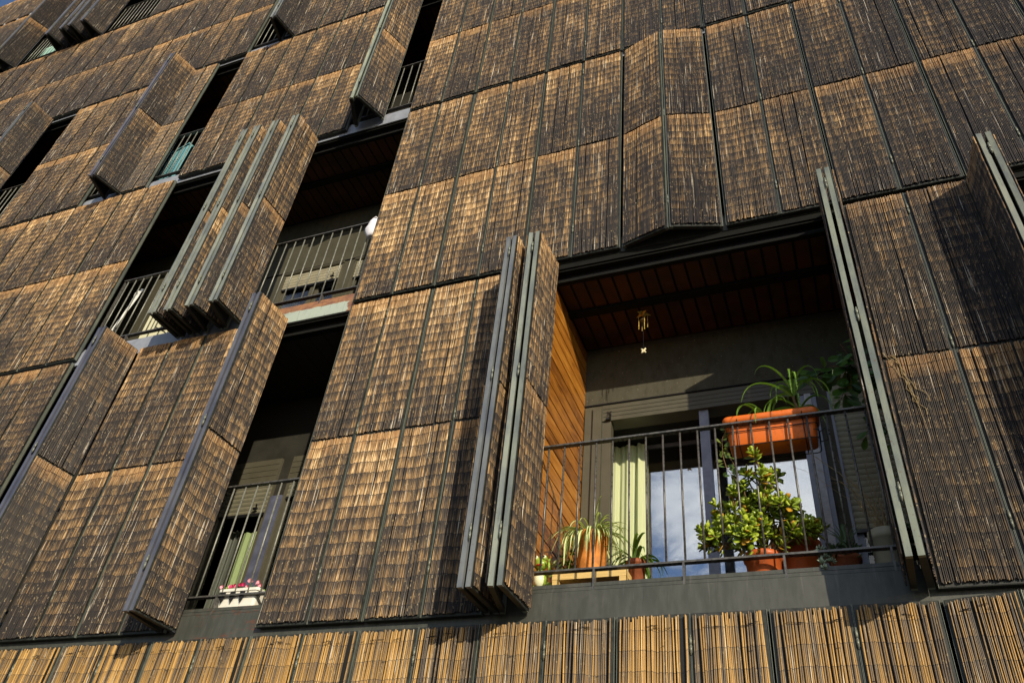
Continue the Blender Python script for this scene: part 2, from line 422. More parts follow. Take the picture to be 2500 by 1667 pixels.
# ------------------------------------------------------------------ cane mats
def make_mat(name, seed, fresh):
    """a mat of upright canes bound by wires; x 0..mw, z 0..mh, front towards -y"""
    r = random.Random(seed)
    mw, mh = W-.034, 1.462
    mb = MB(); ca, ba, va = [], [], []
    nC = 37 if fresh else 42
    sp = .112 if fresh else .094
    ph = r.random()*10
    def wave(x, i):
        return .006*math.sin(x*9+ph+i*.5)+.004*math.sin(x*23+ph*2+i*1.3)
    segs = 13
    x = 0; i = 0
    xs = []
    while i < nC:
        xs.append((i+.5)*mw/nC); i += 1
    lean_n = ph
    for ci, cx in enumerate(xs):
        if fresh and r.random() < .05: continue
        if (not fresh) and r.random() < .015: continue
        rad = mw/nC*.5*(r.uniform(.82, 1.05) if fresh else r.uniform(.86, 1.08))
        lean = (.006 if fresh else .005)*math.sin(ci*.35+ph)+r.uniform(-.004,.004)*(1.6 if fresh else 1)
        top = mh - r.uniform(0, .018 if fresh else .010)*(1 if r.random() < .9 else 2.2)
        bot = r.uniform(0, .012)
        cv = r.random(); yo = r.uniform(-.002,.002); jit = r.uniform(-.004,.004)
        n0 = len(mb.v)
        for s in range(segs+1):
            z = bot+(top-bot)*s/segs
            fz = z/mh
            xx = cx+lean*(fz-.5)*2*(1 if fresh else .7)+.0015*math.sin(z*9+ci)
            xx = min(max(xx, rad), mw-rad)
            lump = .0045*mnoise.noise(Vector((cx*5+ph*3, z*2.2, ph)))+.003*mnoise.noise(Vector((cx*14, z*7+ph, 1)))
            y = -.008+yo-lump
            for (ox, oy) in ((-1, .6), (-.72,-.62), (0,-1), (.72,-.62), (1,.6)):
                mb.v.append((xx+ox*rad, y+oy*rad, z))
                ca.append(cv); va.append(fz)
                ba.append((mh-z+wave(xx, z*2)+jit+.03)/sp)
        for s in range(segs):
            for q in range(4):
                a = n0+s*5+q
                mb.f.append((a, a+1, a+6, a+5)); mb.m.append(0)
        e = n0+segs*5
        mb.f.append((e, e+1, e+2, e+3, e+4)); mb.m.append(0)
        mb.f.append((n0+4, n0+3, n0+2, n0+1, n0)); mb.m.append(0)
    # wire ties
    n1 = len(mb.v)
    zs = [mh-.055-r.uniform(0,.02)] if fresh else [mh-.07]
    for zt in zs:
        for q in range(7 if fresh else 3):
            xa = r.uniform(0, mw-.05); l = r.uniform(.02,.045)
            zz = zt+r.uniform(-.012,.012)
            mb.tube([(xa,-.019,zz),(xa+l*.5,-.021,zz+r.uniform(-.003,.003)),(xa+l,-.019,zz+r.uniform(-.004,.004))], .0016, 4, 1)
    for _ in range(4 if fresh else 5):
        zz = r.uniform(.1, mh-.1); xa = r.uniform(0, mw-.03)
        mb.tube([(xa,-.018,zz),(xa+r.uniform(.012,.025),-.019,zz+.002)], .0013, 4, 1)
    k = len(mb.v)-n1
    ca += [0]*k; va += [0]*k; ba += [.5]*k
    mb.att = {'cane': ca, 'band': ba, 'v': va}
    return mb.mesh(name, [M['cane_new' if fresh else 'cane'], M['wire']])
MATS = [make_mat('cane_mat', 100+i, False) for i in range(8)]
MATSF = [make_mat('golden_cane_mat', 200+i, True) for i in range(6)]

def leaf_frame(mb, P, Q, h, T=.032, dark=False):
    """frame and backing of one leaf from P to Q (xy), standing on z=0"""
    P = Vector((P[0], P[1], 0)); Q = Vector((Q[0], Q[1], 0))
    d = Q-P; L = d.length; a = math.atan2(d.y, d.x)
    Mx = Matrix.Translation(P) @ Matrix.Rotation(a, 4, 'Z')
    g = .004; b = .026; fm = 2 if dark else 0
    if dark:
        mb.box(.0015, .0038, -T/2-.006, T/2-.01, 0, h, 0, Mx); mb.box(L-.0038, L-.0015, -T/2-.006, T/2-.01, 0, h, 0, Mx)
    t = T/2
    mb.box(g, g+b, -t, t, 0, h, fm, Mx); mb.box(L-g-b, L-g, -t, t, 0, h, fm, Mx)
    mb.box(g+b, L-g-b, -t, t, 0, .03, 2, Mx); mb.box(g+b, L-g-b, -t, t, h-.03, h, 2, Mx)
    mb.box(g+b, L-g-b, -t+.002, t-.002, h/2-.02, h/2+.02, 2, Mx)
    # dark outer faces, leaving a thin bright arris
    for (xa, xb) in ((g+.004, g+b-.001), (L-g-b+.001, L-g-.004)): mb.box(xa, xb, -t-.003, -t-.0005, .004, h-.004, 2, Mx)
    for (za, zb) in ((.003, .028), (h/2-.02, h/2+.02), (h-.028, h-.003)): mb.box(g+b, L-g-b, -t-.003, -t-.0005, za, zb, 2, Mx)
    mb.box(g+b, L-g-b, -.012, -.008, .03, h/2-.02, 1, Mx); mb.box(g+b, L-g-b, -.012, -.008, h/2+.02, h-.03, 1, Mx)
    mb.box(g+b, L-g-b, -.0165, -.0125, .03, h/2-.02, 1, Mx)
    mb.box(g+b, L-g-b, -.0165, -.0125, h/2+.02, h-.03, 1, Mx)
    return Mx, L

BL = Vector((-3*W, .0, GZ))
bld = thing('apartment_building', 'dark apartment block clad in folding bamboo shutters, many of them folded open on its balconies', 'building', BL)
def bpart(mb, name, mats, smooth=False):
    return mb.build(name, mats, bld, tuple(-BL), smooth)

YF = .024     # plane of the leaf centres
H_LEAF = 2.955
tones = random.Random(5)
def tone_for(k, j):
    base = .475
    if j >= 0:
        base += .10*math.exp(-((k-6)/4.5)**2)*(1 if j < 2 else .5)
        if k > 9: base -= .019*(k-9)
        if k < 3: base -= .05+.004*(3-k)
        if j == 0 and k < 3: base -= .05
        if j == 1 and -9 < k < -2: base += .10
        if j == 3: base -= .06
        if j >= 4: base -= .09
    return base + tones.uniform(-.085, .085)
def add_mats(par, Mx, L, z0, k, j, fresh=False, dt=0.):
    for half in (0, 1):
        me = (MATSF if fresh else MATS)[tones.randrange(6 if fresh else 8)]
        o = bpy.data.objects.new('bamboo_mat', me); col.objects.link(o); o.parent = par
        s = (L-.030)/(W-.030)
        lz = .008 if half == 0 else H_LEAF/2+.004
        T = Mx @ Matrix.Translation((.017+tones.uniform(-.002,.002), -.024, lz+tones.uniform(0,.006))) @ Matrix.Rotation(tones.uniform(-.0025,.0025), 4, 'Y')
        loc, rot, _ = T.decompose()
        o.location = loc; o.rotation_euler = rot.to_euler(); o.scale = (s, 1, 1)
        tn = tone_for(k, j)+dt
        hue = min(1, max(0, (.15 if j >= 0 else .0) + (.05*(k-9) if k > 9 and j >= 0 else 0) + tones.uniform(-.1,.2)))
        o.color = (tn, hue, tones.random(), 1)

hm = MB()
for dz in (0, .045): hm.tube([(0, 0, dz), (0, 0, dz+.040)], .0075, 8)
hm.tube([(0, 0, -.012), (0, 0, .098)], .0045, 6)
HINGE = hm.mesh('hinge', M['hinge'], True)
def shutter(k0, k1, k2, j, ytip=None, closed=True, label=None, k1b=None, tint=(.17,.19,.16)):
    """two hinged leaves: from k0 over k1 to k2 (in leaf widths) on storey j"""
    fresh = j < 0
    k1b = k1 if k1b is None else k1b
    x0, x1, x1b, x2 = k0*W, k1*W, k1b*W, k2*W
    yt = YF if ytip is None else ytip
    z0 = j*FH + (.004 if j >= 0 else -.03)
    mb = MB(); h = H_LEAF
    M1, L1 = leaf_frame(mb, (0, 0), (x1-x0, yt-YF), h, dark=closed)
    M2, L2 = leaf_frame(mb, (x1b-x0, yt-YF), (x2-x0, 0), h, dark=closed)
    o = mb.build('folding_shutter', [M['frame'], M['backing'], M['frame_face']], bld, tuple(Vector((x0, YF, z0 if j >= 0 else j*FH-.012))-BL))
    if label: o['label'] = label
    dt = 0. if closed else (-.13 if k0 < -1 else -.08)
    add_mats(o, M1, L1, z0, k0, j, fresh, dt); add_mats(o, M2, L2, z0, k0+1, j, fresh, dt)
    o.color = (*tint, 1)
    px, py = (x1+x1b)/2-x0, yt-YF
    for hz in (.30, h/2+.03, h-.22):
        obj('hinge', HINGE, o, (px, py-(.024 if closed else .004), hz))
    return o

def closed_run(a, b, j):
    k = a
    while k < b-.5:
        shutter(k+.012, k+1, k+1.988, j); k += 2
def folded(kL, tL, tR, kR, j, label, tint=(.20,.22,.20)):
    xd = max(abs(tL-kL), abs(kR-tR))*W
    y = YF-math.sqrt((W*.99)**2-xd**2)
    return shutter(kL, tL, kR, j, ytip=y, closed=False, label=label, k1b=tR, tint=tint)

# storey above the ground floor: golden mats
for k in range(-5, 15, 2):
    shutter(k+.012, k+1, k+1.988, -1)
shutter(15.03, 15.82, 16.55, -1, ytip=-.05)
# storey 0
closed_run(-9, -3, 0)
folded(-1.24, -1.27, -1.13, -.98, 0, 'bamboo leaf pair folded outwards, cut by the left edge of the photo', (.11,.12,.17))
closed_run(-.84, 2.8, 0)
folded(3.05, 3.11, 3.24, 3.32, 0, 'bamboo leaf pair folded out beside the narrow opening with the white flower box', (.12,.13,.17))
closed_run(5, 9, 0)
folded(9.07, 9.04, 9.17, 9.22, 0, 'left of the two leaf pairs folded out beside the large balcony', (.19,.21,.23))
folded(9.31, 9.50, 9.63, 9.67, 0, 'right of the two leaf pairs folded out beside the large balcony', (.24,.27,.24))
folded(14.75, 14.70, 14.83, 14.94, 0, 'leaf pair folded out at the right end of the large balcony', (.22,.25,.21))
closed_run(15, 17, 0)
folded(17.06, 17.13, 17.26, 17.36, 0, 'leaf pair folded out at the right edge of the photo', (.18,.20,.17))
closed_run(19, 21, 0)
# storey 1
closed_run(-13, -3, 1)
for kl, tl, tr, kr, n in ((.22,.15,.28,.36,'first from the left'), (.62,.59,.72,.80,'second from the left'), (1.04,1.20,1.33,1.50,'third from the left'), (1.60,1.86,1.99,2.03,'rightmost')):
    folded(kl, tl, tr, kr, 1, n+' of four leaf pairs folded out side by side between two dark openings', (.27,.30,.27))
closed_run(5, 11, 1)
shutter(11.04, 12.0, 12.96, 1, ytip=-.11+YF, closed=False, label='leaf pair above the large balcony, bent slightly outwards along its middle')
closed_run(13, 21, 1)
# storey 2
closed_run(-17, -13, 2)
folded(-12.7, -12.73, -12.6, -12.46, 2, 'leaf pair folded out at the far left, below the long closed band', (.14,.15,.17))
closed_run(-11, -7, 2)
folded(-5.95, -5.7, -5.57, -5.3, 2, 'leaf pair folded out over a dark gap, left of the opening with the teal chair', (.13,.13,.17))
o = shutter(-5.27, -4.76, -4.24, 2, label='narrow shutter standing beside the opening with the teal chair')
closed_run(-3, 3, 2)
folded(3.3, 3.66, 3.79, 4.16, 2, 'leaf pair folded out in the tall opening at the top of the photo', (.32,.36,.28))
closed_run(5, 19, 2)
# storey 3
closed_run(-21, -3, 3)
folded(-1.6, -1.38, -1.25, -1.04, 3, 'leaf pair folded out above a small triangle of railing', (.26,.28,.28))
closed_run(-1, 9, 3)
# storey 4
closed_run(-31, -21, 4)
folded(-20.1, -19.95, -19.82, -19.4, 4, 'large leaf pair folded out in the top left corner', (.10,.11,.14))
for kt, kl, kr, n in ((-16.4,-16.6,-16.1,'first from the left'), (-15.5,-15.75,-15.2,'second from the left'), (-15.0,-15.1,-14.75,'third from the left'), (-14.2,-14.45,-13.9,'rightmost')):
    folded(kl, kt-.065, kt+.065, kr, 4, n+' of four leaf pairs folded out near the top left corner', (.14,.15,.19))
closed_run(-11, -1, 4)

# shutters out of the picture, as one piece
def filler():
    mb = MB(); ca, ba, va = [], [], []
    src = MATS[0]
    sv = [v.co.copy() for v in src.vertices]
    sf = [tuple(p.vertices) for p in src.polygons]; sm = [p.material_index for p in src.polygons]
    A = {k: [d.value for d in src.attributes[k].data] for k in ('cane','band','v')}
    runs = [(21,27,0),(21,27,1),(19,27,2),(9,27,3),(-1,27,4),(-15,-9,0),(17,25,-1),(-13,-5,-1),(-21,-17,2),(-27,-21,3)]
    for a, b, j in runs:
        for k in range(a, b):
            x = k*W; z = j*FH+.004
            n = len(mb.v)
            Mx, L = leaf_frame(mb, (x, YF), (x+W, YF), H_LEAF)
            for i in range(n, len(mb.v)): mb.v[i] = (mb.v[i][0], mb.v[i][1], mb.v[i][2]+z)
            for q in range(n, len(mb.v)): ca.append(0); ba.append(.5); va.append(.5)
            for half in (0,1):
                zz = z+(.008 if half == 0 else H_LEAF/2+.004); n = len(mb.v)
                mb.v += [(v.x+x+.017, v.y+YF-.024, v.z+zz) for v in sv]
                for p, q in zip(sf, sm): mb.f.append(tuple(n+i for i in p)); mb.m.append(3 if q == 0 else 4)
                ca.extend(A['cane']); ba.extend(A['band']); va.extend(A['v'])
    mb.att = {'cane': ca, 'band': ba, 'v': va}
    o = bpart(mb, 'shutter_panels', [M['frame'], M['backing'], M['frame_face'], M['cane'], M['wire']])
    o.color = (.45, .2, .3, 1); o['kind'] = 'stuff'
filler()

# parapet of the roof: a short row of cane panels
def parapet():
    mb = MB()
    z0 = 15.03; h = 1.50
    for k in range(-33, 27):
        x = k*W
        mb.box(x+.004, x+.03, YF-.02, YF+.02, z0, z0+h, 0); mb.box(x+W-.03, x+W-.004, YF-.02, YF+.02, z0, z0+h, 0)
        mb.box(x+.03, x+W-.03, YF-.02, YF+.02, z0+h-.03, z0+h, 0)
    p = bpart(mb, 'parapet', [M['frame']])
    for k in range(-33, 27):
        if k > 2: me = MATS[0]
        me = MATS[k % 8]
        o = bpy.data.objects.new('bamboo_mat', me); col.objects.link(o); o.parent = p
        o.location = (k*W+.017, YF-.024, z0+.02); o.color = (.44+tones.uniform(-.05,.05), .25, tones.random(), 1)
parapet()

# ------------------------------------------------------------------ body of the building
X0, X1 = -33*W, 27*W
BACK = 5.0
def shell():
    mb = MB()
    for j in range(-1, 6):
        z = j*FH
        mb.box(X0, X1, .12, BACK, z-.10, z+.10, 0)
    mb.box(X0-.2, X0, .0, BACK, GZ, 16.5, 0); mb.box(X1, X1+.2, .0, BACK, GZ, 16.5, 0)
    mb.box(X0-.2, X1+.2, BACK, BACK+.2, GZ, 16.5, 0)
    mb.box(X0, X1, .06, .2, 15.10, 16.48, 0)
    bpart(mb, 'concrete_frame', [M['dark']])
shell()

def beam(j, segs):
    for (a, b, mat) in segs:
        mb = MB(); z = j*FH
        x0, x1 = a*W, b*W
        lowm = 1 if (j >= 1 and mat is M['beam']) else 0
        mb.box(x0, x1, .052, .058, z-.05, z+.0, lowm); mb.box(x0, x1, .052, .058, z+.0, z+.135, 0)            # web
        mb.box(x0, x1, .0585, .12, z+.110, z+.135, 0)
        mb.box(x0, x1, .0585, .12, z-.05, z-.035, lowm)
        mb.box(x0, x1, .064, .110, z+.142, z+.163, 0)           # raised sill strips
        mb.box(x0, x1, .074, .118, z+.170, z+.193, 0); mb.box(x0, x1, .084, .115, z+.1355, z+.1695, 1)
        mb.box(x0, x1, .06, .11, z-.092, z-.055, 1)              # shutter track below
        mb.box(x0, x1, .045, .056, z-.075, z-.052, 1)
        bpart(mb, 'floor_beam', [mat, M['joist']])
beam(0, [(-33, 3.0, M['beam']), (3.0, 5.2, M['beam_rust']), (5.2, 27, M['beam'])])
beam(1, [(-33, 1.8, M['beam_pale']), (1.8, 5.2, M['beam_patch']), (5.2, 27, M['beam'])])
beam(2, [(-33, 3.0, M['beam_pale']), (3.0, 27, M['beam_pale'])])
beam(3, [(-33, 27, M['beam_pale'])])
beam(4, [(-33, 27, M['beam'])])
beam(5, [(-33, 27, M['beam'])])

# ground floor wall and plinth
mb = MB(); mb.box(X0, X1, .14, .3, GZ, -3.05, 0); mb.box(X0, X1, -.02, .139, GZ, -3.12, 0)
bpart(mb, 'plinth', [M['beam']])

# partitions
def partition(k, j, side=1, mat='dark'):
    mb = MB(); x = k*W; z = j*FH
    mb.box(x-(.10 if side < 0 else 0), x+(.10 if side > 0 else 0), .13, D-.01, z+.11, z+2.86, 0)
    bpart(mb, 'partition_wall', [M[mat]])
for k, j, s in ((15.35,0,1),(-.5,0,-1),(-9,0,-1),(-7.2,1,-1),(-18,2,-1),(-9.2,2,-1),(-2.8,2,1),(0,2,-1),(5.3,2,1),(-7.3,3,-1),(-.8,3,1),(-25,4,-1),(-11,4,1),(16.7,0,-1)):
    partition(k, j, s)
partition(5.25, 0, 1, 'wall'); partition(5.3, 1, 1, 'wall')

# wood clad side wall of the large balcony
mb = MB()
x = 9.6*W
mb.box(x-.12, x-.022, .09, D-.005, .13, 2.84, 1)
z = .132; pr = random.Random(3)
while z < 2.80:
    mb.box(x-.021, x-.002+pr.uniform(-.001,.001), .075, D-.006, z, z+.112, 0); z += .124
bpart(mb, 'wood_cladding', [M['wood'], M['dark']])

# back wall of the loggias, with door openings
openings = {0: [(9.99, 14.0, .11, 2.205), (14.24, 15.3, .11, 2.205), (.9, 2.30, .11, 2.12), (2.62, 4.4, .11, 2.12)],
            1: [(.2, 2.26, .11, 1.88), (2.6, 4.2, .11, 1.88)]}
def backwall():
    mb = MB(); t0, t1 = D, D+.12
    for j in range(-1, 5):
        z0, z1 = j*FH+.101, j*FH+2.899
        x = X0
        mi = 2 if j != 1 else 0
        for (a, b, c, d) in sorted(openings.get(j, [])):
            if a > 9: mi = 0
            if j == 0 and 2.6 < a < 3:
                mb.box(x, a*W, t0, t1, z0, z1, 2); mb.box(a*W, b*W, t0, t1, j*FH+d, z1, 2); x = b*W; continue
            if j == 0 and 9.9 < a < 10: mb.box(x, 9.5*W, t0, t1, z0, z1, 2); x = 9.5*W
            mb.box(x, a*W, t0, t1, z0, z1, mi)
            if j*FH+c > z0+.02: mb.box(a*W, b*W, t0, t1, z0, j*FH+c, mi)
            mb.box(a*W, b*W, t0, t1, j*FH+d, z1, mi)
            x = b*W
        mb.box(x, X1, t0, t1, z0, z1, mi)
    # thin drip line above the windows
    for j, z in ((0, 2.232), (1, 1.905)):
        mb.box((9.6 if j == 0 else -.5)*W, (15.3 if j == 0 else 5.25)*W, D-.012, D-.001, j*FH+z, j*FH+z+.012, 1)
    bpart(mb, 'back_wall', [M['wall'], M['dark'], M['wall_shade']])
backwall()

# soffits: boards between steel joists
def soffit(ka, kb, j, mat, step=.118, gap=.02, along=False):
    mb = MB(); z = j*FH+2.855
    xa, xb = ka*W, kb*W
    mb.box(xa, xb, .125, D-.001, z+.012, z+.04, 1)
    if not along:
        x = xa+.01
        while x < xb-.05:
            mb.box(x, min(x+step-gap, xb), .168, .48, z, z+.011, 0); mb.box(x, min(x+step-gap, xb), .56, D-.03, z, z+.011, 0)
            x += step
        mb.box(xa, xb, .485, .555, z-.035, z+.0115, 2)
    else:
        x = xa
        while x < xb-.05:
            mb.box(x, min(x+step-gap, xb), .20, D-.01, z, z+.011, 0); x += step
    mb.box(xa, xb, .121, .165, z-.008, z+.0115, 2)
    bpart(mb, 'soffit', [M[mat], M['slab'], M['joist']])
soffit(9.6, 15.35, 0, 'tile'); soffit(-.5, 5.25, 0, 'soffit_board', .16, .008, True); soffit(-7.2, 5.3, 1, 'tile')
soffit(-9.2, -2.8, 2, 'tile'); soffit(0, 5.3, 2, 'tile'); soffit(-18, -10.7, 2, 'tile')

# ------------------------------------------------------------------ railings
def railing(ka, kb, j, k_first=None, posts=(), bar='rail_light'):
    mb = MB(); xa, xb = ka*W, kb*W; z = j*FH
    y = .085
    mb.box(xa, xb, y-.020, y+.020, z+1.198, z+1.210)     # flat top rail
    mb.box(xa, xb, y-.020, y+.020, z+.275, z+.287)       # flat bottom rail
    mb.box(xa, xa+.010, y-.012, y+.012, z+.2875, z+1.1975); mb.box(xb-.010, xb, y-.012, y+.012, z+.2875, z+1.1975)
    for p in posts: mb.box(p*W-.006, p*W+.006, y-.022, y+.022, z+.137, z+.2745)
    r = bpart(mb, 'railing', [M['rail']])
    bm = MB(); bm.tube([(0,0,.2875),(0,0,1.1975)], .0068, 8)
    me = bm.mesh('baluster', M[bar], True)
    x = (k_first if k_first is not None else ka+.1)*W
    while x < xb-.02:
        obj('baluster', me, r, (x, y, z)); x += .1135
    return r
railing(9.6, 15.3, 0, 9.775, (10.62, 11.92, 13.27, 14.6), 'rail')
railing(3.0, 5.2, 0, 3.12, (3.88,))
railing(-3.0, 5.2, 1, -2.88, (-1.8, 1.5, 3.96))
railing(-7.2, -2.8, 2, -7.1); railing(3, 5.2, 2, 3.1); railing(-13, -10.8, 2); railing(-3.2, -.9, 3)
railing(-20.6, -11, 4); railing(-3.2, -.9, 0); railing(17.2, 19, 0)
railing(16.7, 18, -1)

# ------------------------------------------------------------------ windows
def door(ka, kb, j, z1, mull, pane_z0=.16, name='sliding_door', mat='alu', glass='glass', box=.16, boxmat='wallframe', fl=.08, fr_=.08, slats=0, slatmat='slat', handle=None, rmat=None):
    """frame, roller box above, panes; slats>0 leaves the roller part way down"""
    xa, xb = ka*W, kb*W; z = j*FH; y0 = D+.0
    root = MB()
    zb = z+z1-box
    root.box(xa, xb, y0-.03, y0+.10, zb+.001, z+z1, 0)          # roller box
    for q in range(1, 4): root.box(xa+.01, xb-.01, y0-.034, y0-.0305, zb+box*q/4, zb+box*q/4+.006, 0)
    root.box(xa, xa+fl, y0-.02, y0+.10, z+.11, zb, 1); root.box(xb-fr_, xb, y0-.02, y0+.10, z+.11, zb, 2)
    root.box(xa+fl, xb-fr_, y0-.02, y0+.10, z+.11, z+pane_z0, 1)
    fo = bpart(root, name, [M[boxmat], M[mat], M[rmat or mat]])
    xs = [xa+fl]+[m*W for m in mull]+[xb-fr_]
    for i in range(len(xs)-1):
        a, b = xs[i], xs[i+1]; yy = y0+.03+.035*(i % 2)
        s = MB(); t = .045
        s.box(a, a+t, yy-.015, yy+.015, z+pane_z0, zb, 0); s.box(b-t, b, yy-.015, yy+.015, z+pane_z0, zb, 0)
        s.box(a+t, b-t, yy-.015, yy+.015, z+pane_z0, z+pane_z0+t, 0); s.box(a+t, b-t, yy-.015, yy+.015, zb-t, zb, 0)
        so = s.build('sash', [M[mat]], fo)
        g = MB(); g.box(a+t+.001, b-t-.001, yy-.003, yy+.003, z+pane_z0+t+.001, zb-t-.001)
        g.build('pane', [M[glass]], fo)
    if slats:
        r = MB(); zz = zb; bot = z+slats
        while zz > bot+.02:
            n = 5
            for q in range(n):
                a0, a1 = q/n, (q+1)/n
                yb0 = y0-.002-.009*math.sin(PI*a0); yb1 = y0-.002-.009*math.sin(PI*a1)
                r.quad((xa+fl, yb0, zz-.045*a0), (xa+fl, yb1, zz-.045*a1), (xb-fr_, yb1, zz-.045*a1), (xb-fr_, yb0, zz-.045*a0), 0)
            zz -= .047
        r.box(xa+fl, xb-fr_, y0-.012, y0+.004, zz-.02, zz+.006, 1)
        r.build('roller_blind', [M[slatmat], M['black']], fo)
    if handle:
        h = MB(); hx, hz = handle
        h.box(hx*W-.022, hx*W+.022, y0-.05, y0-.031, z+hz-.008, z+hz+.008); h.tube([(hx*W+.015, y0-.045, z+hz),(hx*W+.02, y0-.06, z+hz+.035)], .008, 6)
        h.build('lock', [M['black']], fo)
    return fo
def main_door():
    y0 = D; yg = 1.46; xa, xb = 9.99*W, 14.04*W; zt, zb = 2.205, 2.045
    mb = MB()
    mb.box(xa, xb, y0-.03, y0+.12, zb+.001, zt, 0)
    for q in range(1, 4): mb.box(xa+.01, xb-.01, y0-.034, y0-.0305, zb+.16*q/4, zb+.16*q/4+.006, 0)
    mb.box(xa, xa+.075, y0-.02, y0+.06, .11, zb, 0)
    mb.box(xb-.135, xb-.085, y0-.02, y0+.06, .11, zb, 1); mb.box(xb-.084, xb-.035, y0-.035, y0+.06, .11, zb, 2); mb.box(xb-.034, xb, y0-.02, y0+.06, .11, zb, 1)
    mb.box(11.90*W, 12.08*W, y0+.0, y0+.05, .16, zb, 1)
    mb.box(xa+.075, xb-.135, y0-.02, y0+.08, .11, .16, 1)
    mb.box(9.4*W, 14.3*W, D+.121, yg+.25, zb, zb+.05, 3); mb.box(9.4*W, 9.45*W, D+.121, yg+.25, .11, zb-.001, 3); mb.box(14.25*W, 14.3*W, D+.121, yg+.25, .11, zb-.001, 3)
    mb.box(9.45*W, 14.25*W, D+.121, yg+.25, .10, .125, 3)
    fo = bpart(mb, 'sliding_door', [M['wallframe'], M['alu'], M['alu_light'], M['dark']])
    for i, (a, b) in enumerate(((9.451, 11.87), (11.80, 14.249))):
        yy = yg+.03*i; t = .03; a *= W; b *= W
        s_ = MB(); s_.box(a, a+t, yy-.012, yy+.012, .13, zb-.005, 0); s_.box(b-t, b, yy-.012, yy+.012, .13, zb-.005, 0)
        s_.box(a+t, b-t, yy-.012, yy+.012, .13, .16, 0); s_.box(a+t, b-t, yy-.012, yy+.012, zb-.035, zb-.005, 0)
        s_.build('sash', [M['alu']], fo)
        g_ = MB(); g_.box(a+t+.001, b-t-.001, yy-.003, yy+.003, .161, zb-.036); g_.build('pane', [M['glass']], fo)
    h = MB(); hx, hz = 10.13*W, 2.055
    h.box(hx-.022, hx+.022, y0-.05, y0-.036, hz-.008, hz+.008); h.tube([(hx+.015, y0-.045, hz),(hx+.02, y0-.06, hz+.035)], .008, 6)
    h.build('lock', [M['black']], fo)
main_door()
door(14.24, 15.3, 0, 2.205, (), pane_z0=.2, name='window', slats=.90, box=.05, boxmat='slat', fl=.02, fr_=.02, glass='glass_weak')
door(.9, 2.30, 0, 2.12, (), fl=.03, fr_=.02, slats=1.56, slatmat='slat_dark', handle=(2.0, 1.58), mat='wallframe', glass='glass_weak', name='window', box=.25)
door(2.62, 4.4, 0, 2.12, (), fl=.03, fr_=.02, mat='wallframe', glass='glass_weak', name='window', box=.25, slats=1.7, slatmat='slat_dark')
door(.2, 2.26, 1, 1.88, (1.35,), fl=.03, fr_=.03, slats=1.60, slatmat='slat', handle=(2.0, 1.64), mat='wallframe', glass='glass_weak', name='sliding_door', box=.03)
door(2.6, 4.2, 1, 1.88, (), fl=.03, fr_=.03, slats=1.56, slatmat='slat', mat='wallframe', glass='glass_weak', name='window', box=.03)
# bluish door jamb lining beside the narrow opening's curtain
mb = MB(); mb.box(2.325*W, 2.615*W, D-.035, D-.001, .11, 1.70); bpart(mb, 'door_lining', [M['lining']])
mb = MB(); mb.box(9.62*W, 9.80*W, D-.02, D-.001, .11, 2.21); mb.box(9.81*W, 9.985*W, D-.045, D-.001, .11, 2.19); bpart(mb, 'door_casing', [M['wallframe']])
# dark frame and window at the far right below the floor beam
mb = MB(); mb.box(16.6*W, 16.7*W, .0, .10, -2.9, -.06); bpart(mb, 'frame_post', [M['frame']])

# ------------------------------------------------------------------ curtains
def curtain(name, label, xa, xb, z0, z1, y, mat, folds, seed=1, amp=.018):
    r = random.Random(seed); mb = MB(); n = 70; m = 10
    ph = [r.uniform(0, 6) for _ in range(4)]
    for i in range(n+1):
        u = i/n; x = xa+(xb-xa)*u
        for q in range(m+1):
            v = q/m; z = z0+(z1-z0)*v
            a = amp*(.7+.5*(1-v))*(.55+.7*mnoise.noise(Vector((u*3.1, ph[3], 0)))+.45)
            yy = y + a*math.sin(u*folds*2*PI+1.6*math.sin(u*3.3+ph[2])+ph[0]+.25*math.sin(v*3)) + a*.45*math.sin(u*folds*4.3*PI+ph[1])
            mb.v.append((x+.01*math.sin(v*4+ph[2])*(1-v), yy, z))
    for i in range(n):
        for q in range(m):
            a = i*(m+1)+q; mb.f.append((a, a+m+1, a+m+2, a+1)); mb.m.append(0)
    o = mb.build(name, [M[mat]], None, smooth=True)
    o['label'] = label; o['category'] = 'curtain'; o['group'] = 'curtains in the balcony windows'
    return o
curtain('curtain', 'pale green curtain drawn aside at the left of the large balcony door', 9.86*W, 10.65*W, .13, 2.03, 1.40, 'curtain', 3.2, 4, .022)
curtain('curtain', 'leaf green curtain hanging in the narrow window above the white flower box', 1.55*W, 2.22*W, .13, 1.43, D+.13, 'curtain2', 2.6, 8, .014)
mb = MB()
curtain('curtain', 'dim grey curtain at the left of the narrow window, behind the flower box balcony', .95*W, 1.30*W, .13, 1.5, D+.2, 'cabinet_side', 2, 12)

# ------------------------------------------------------------------ potted plants on the large balcony
FZ = .105   # floor of the loggia
def V3(*a): return Vector(a)

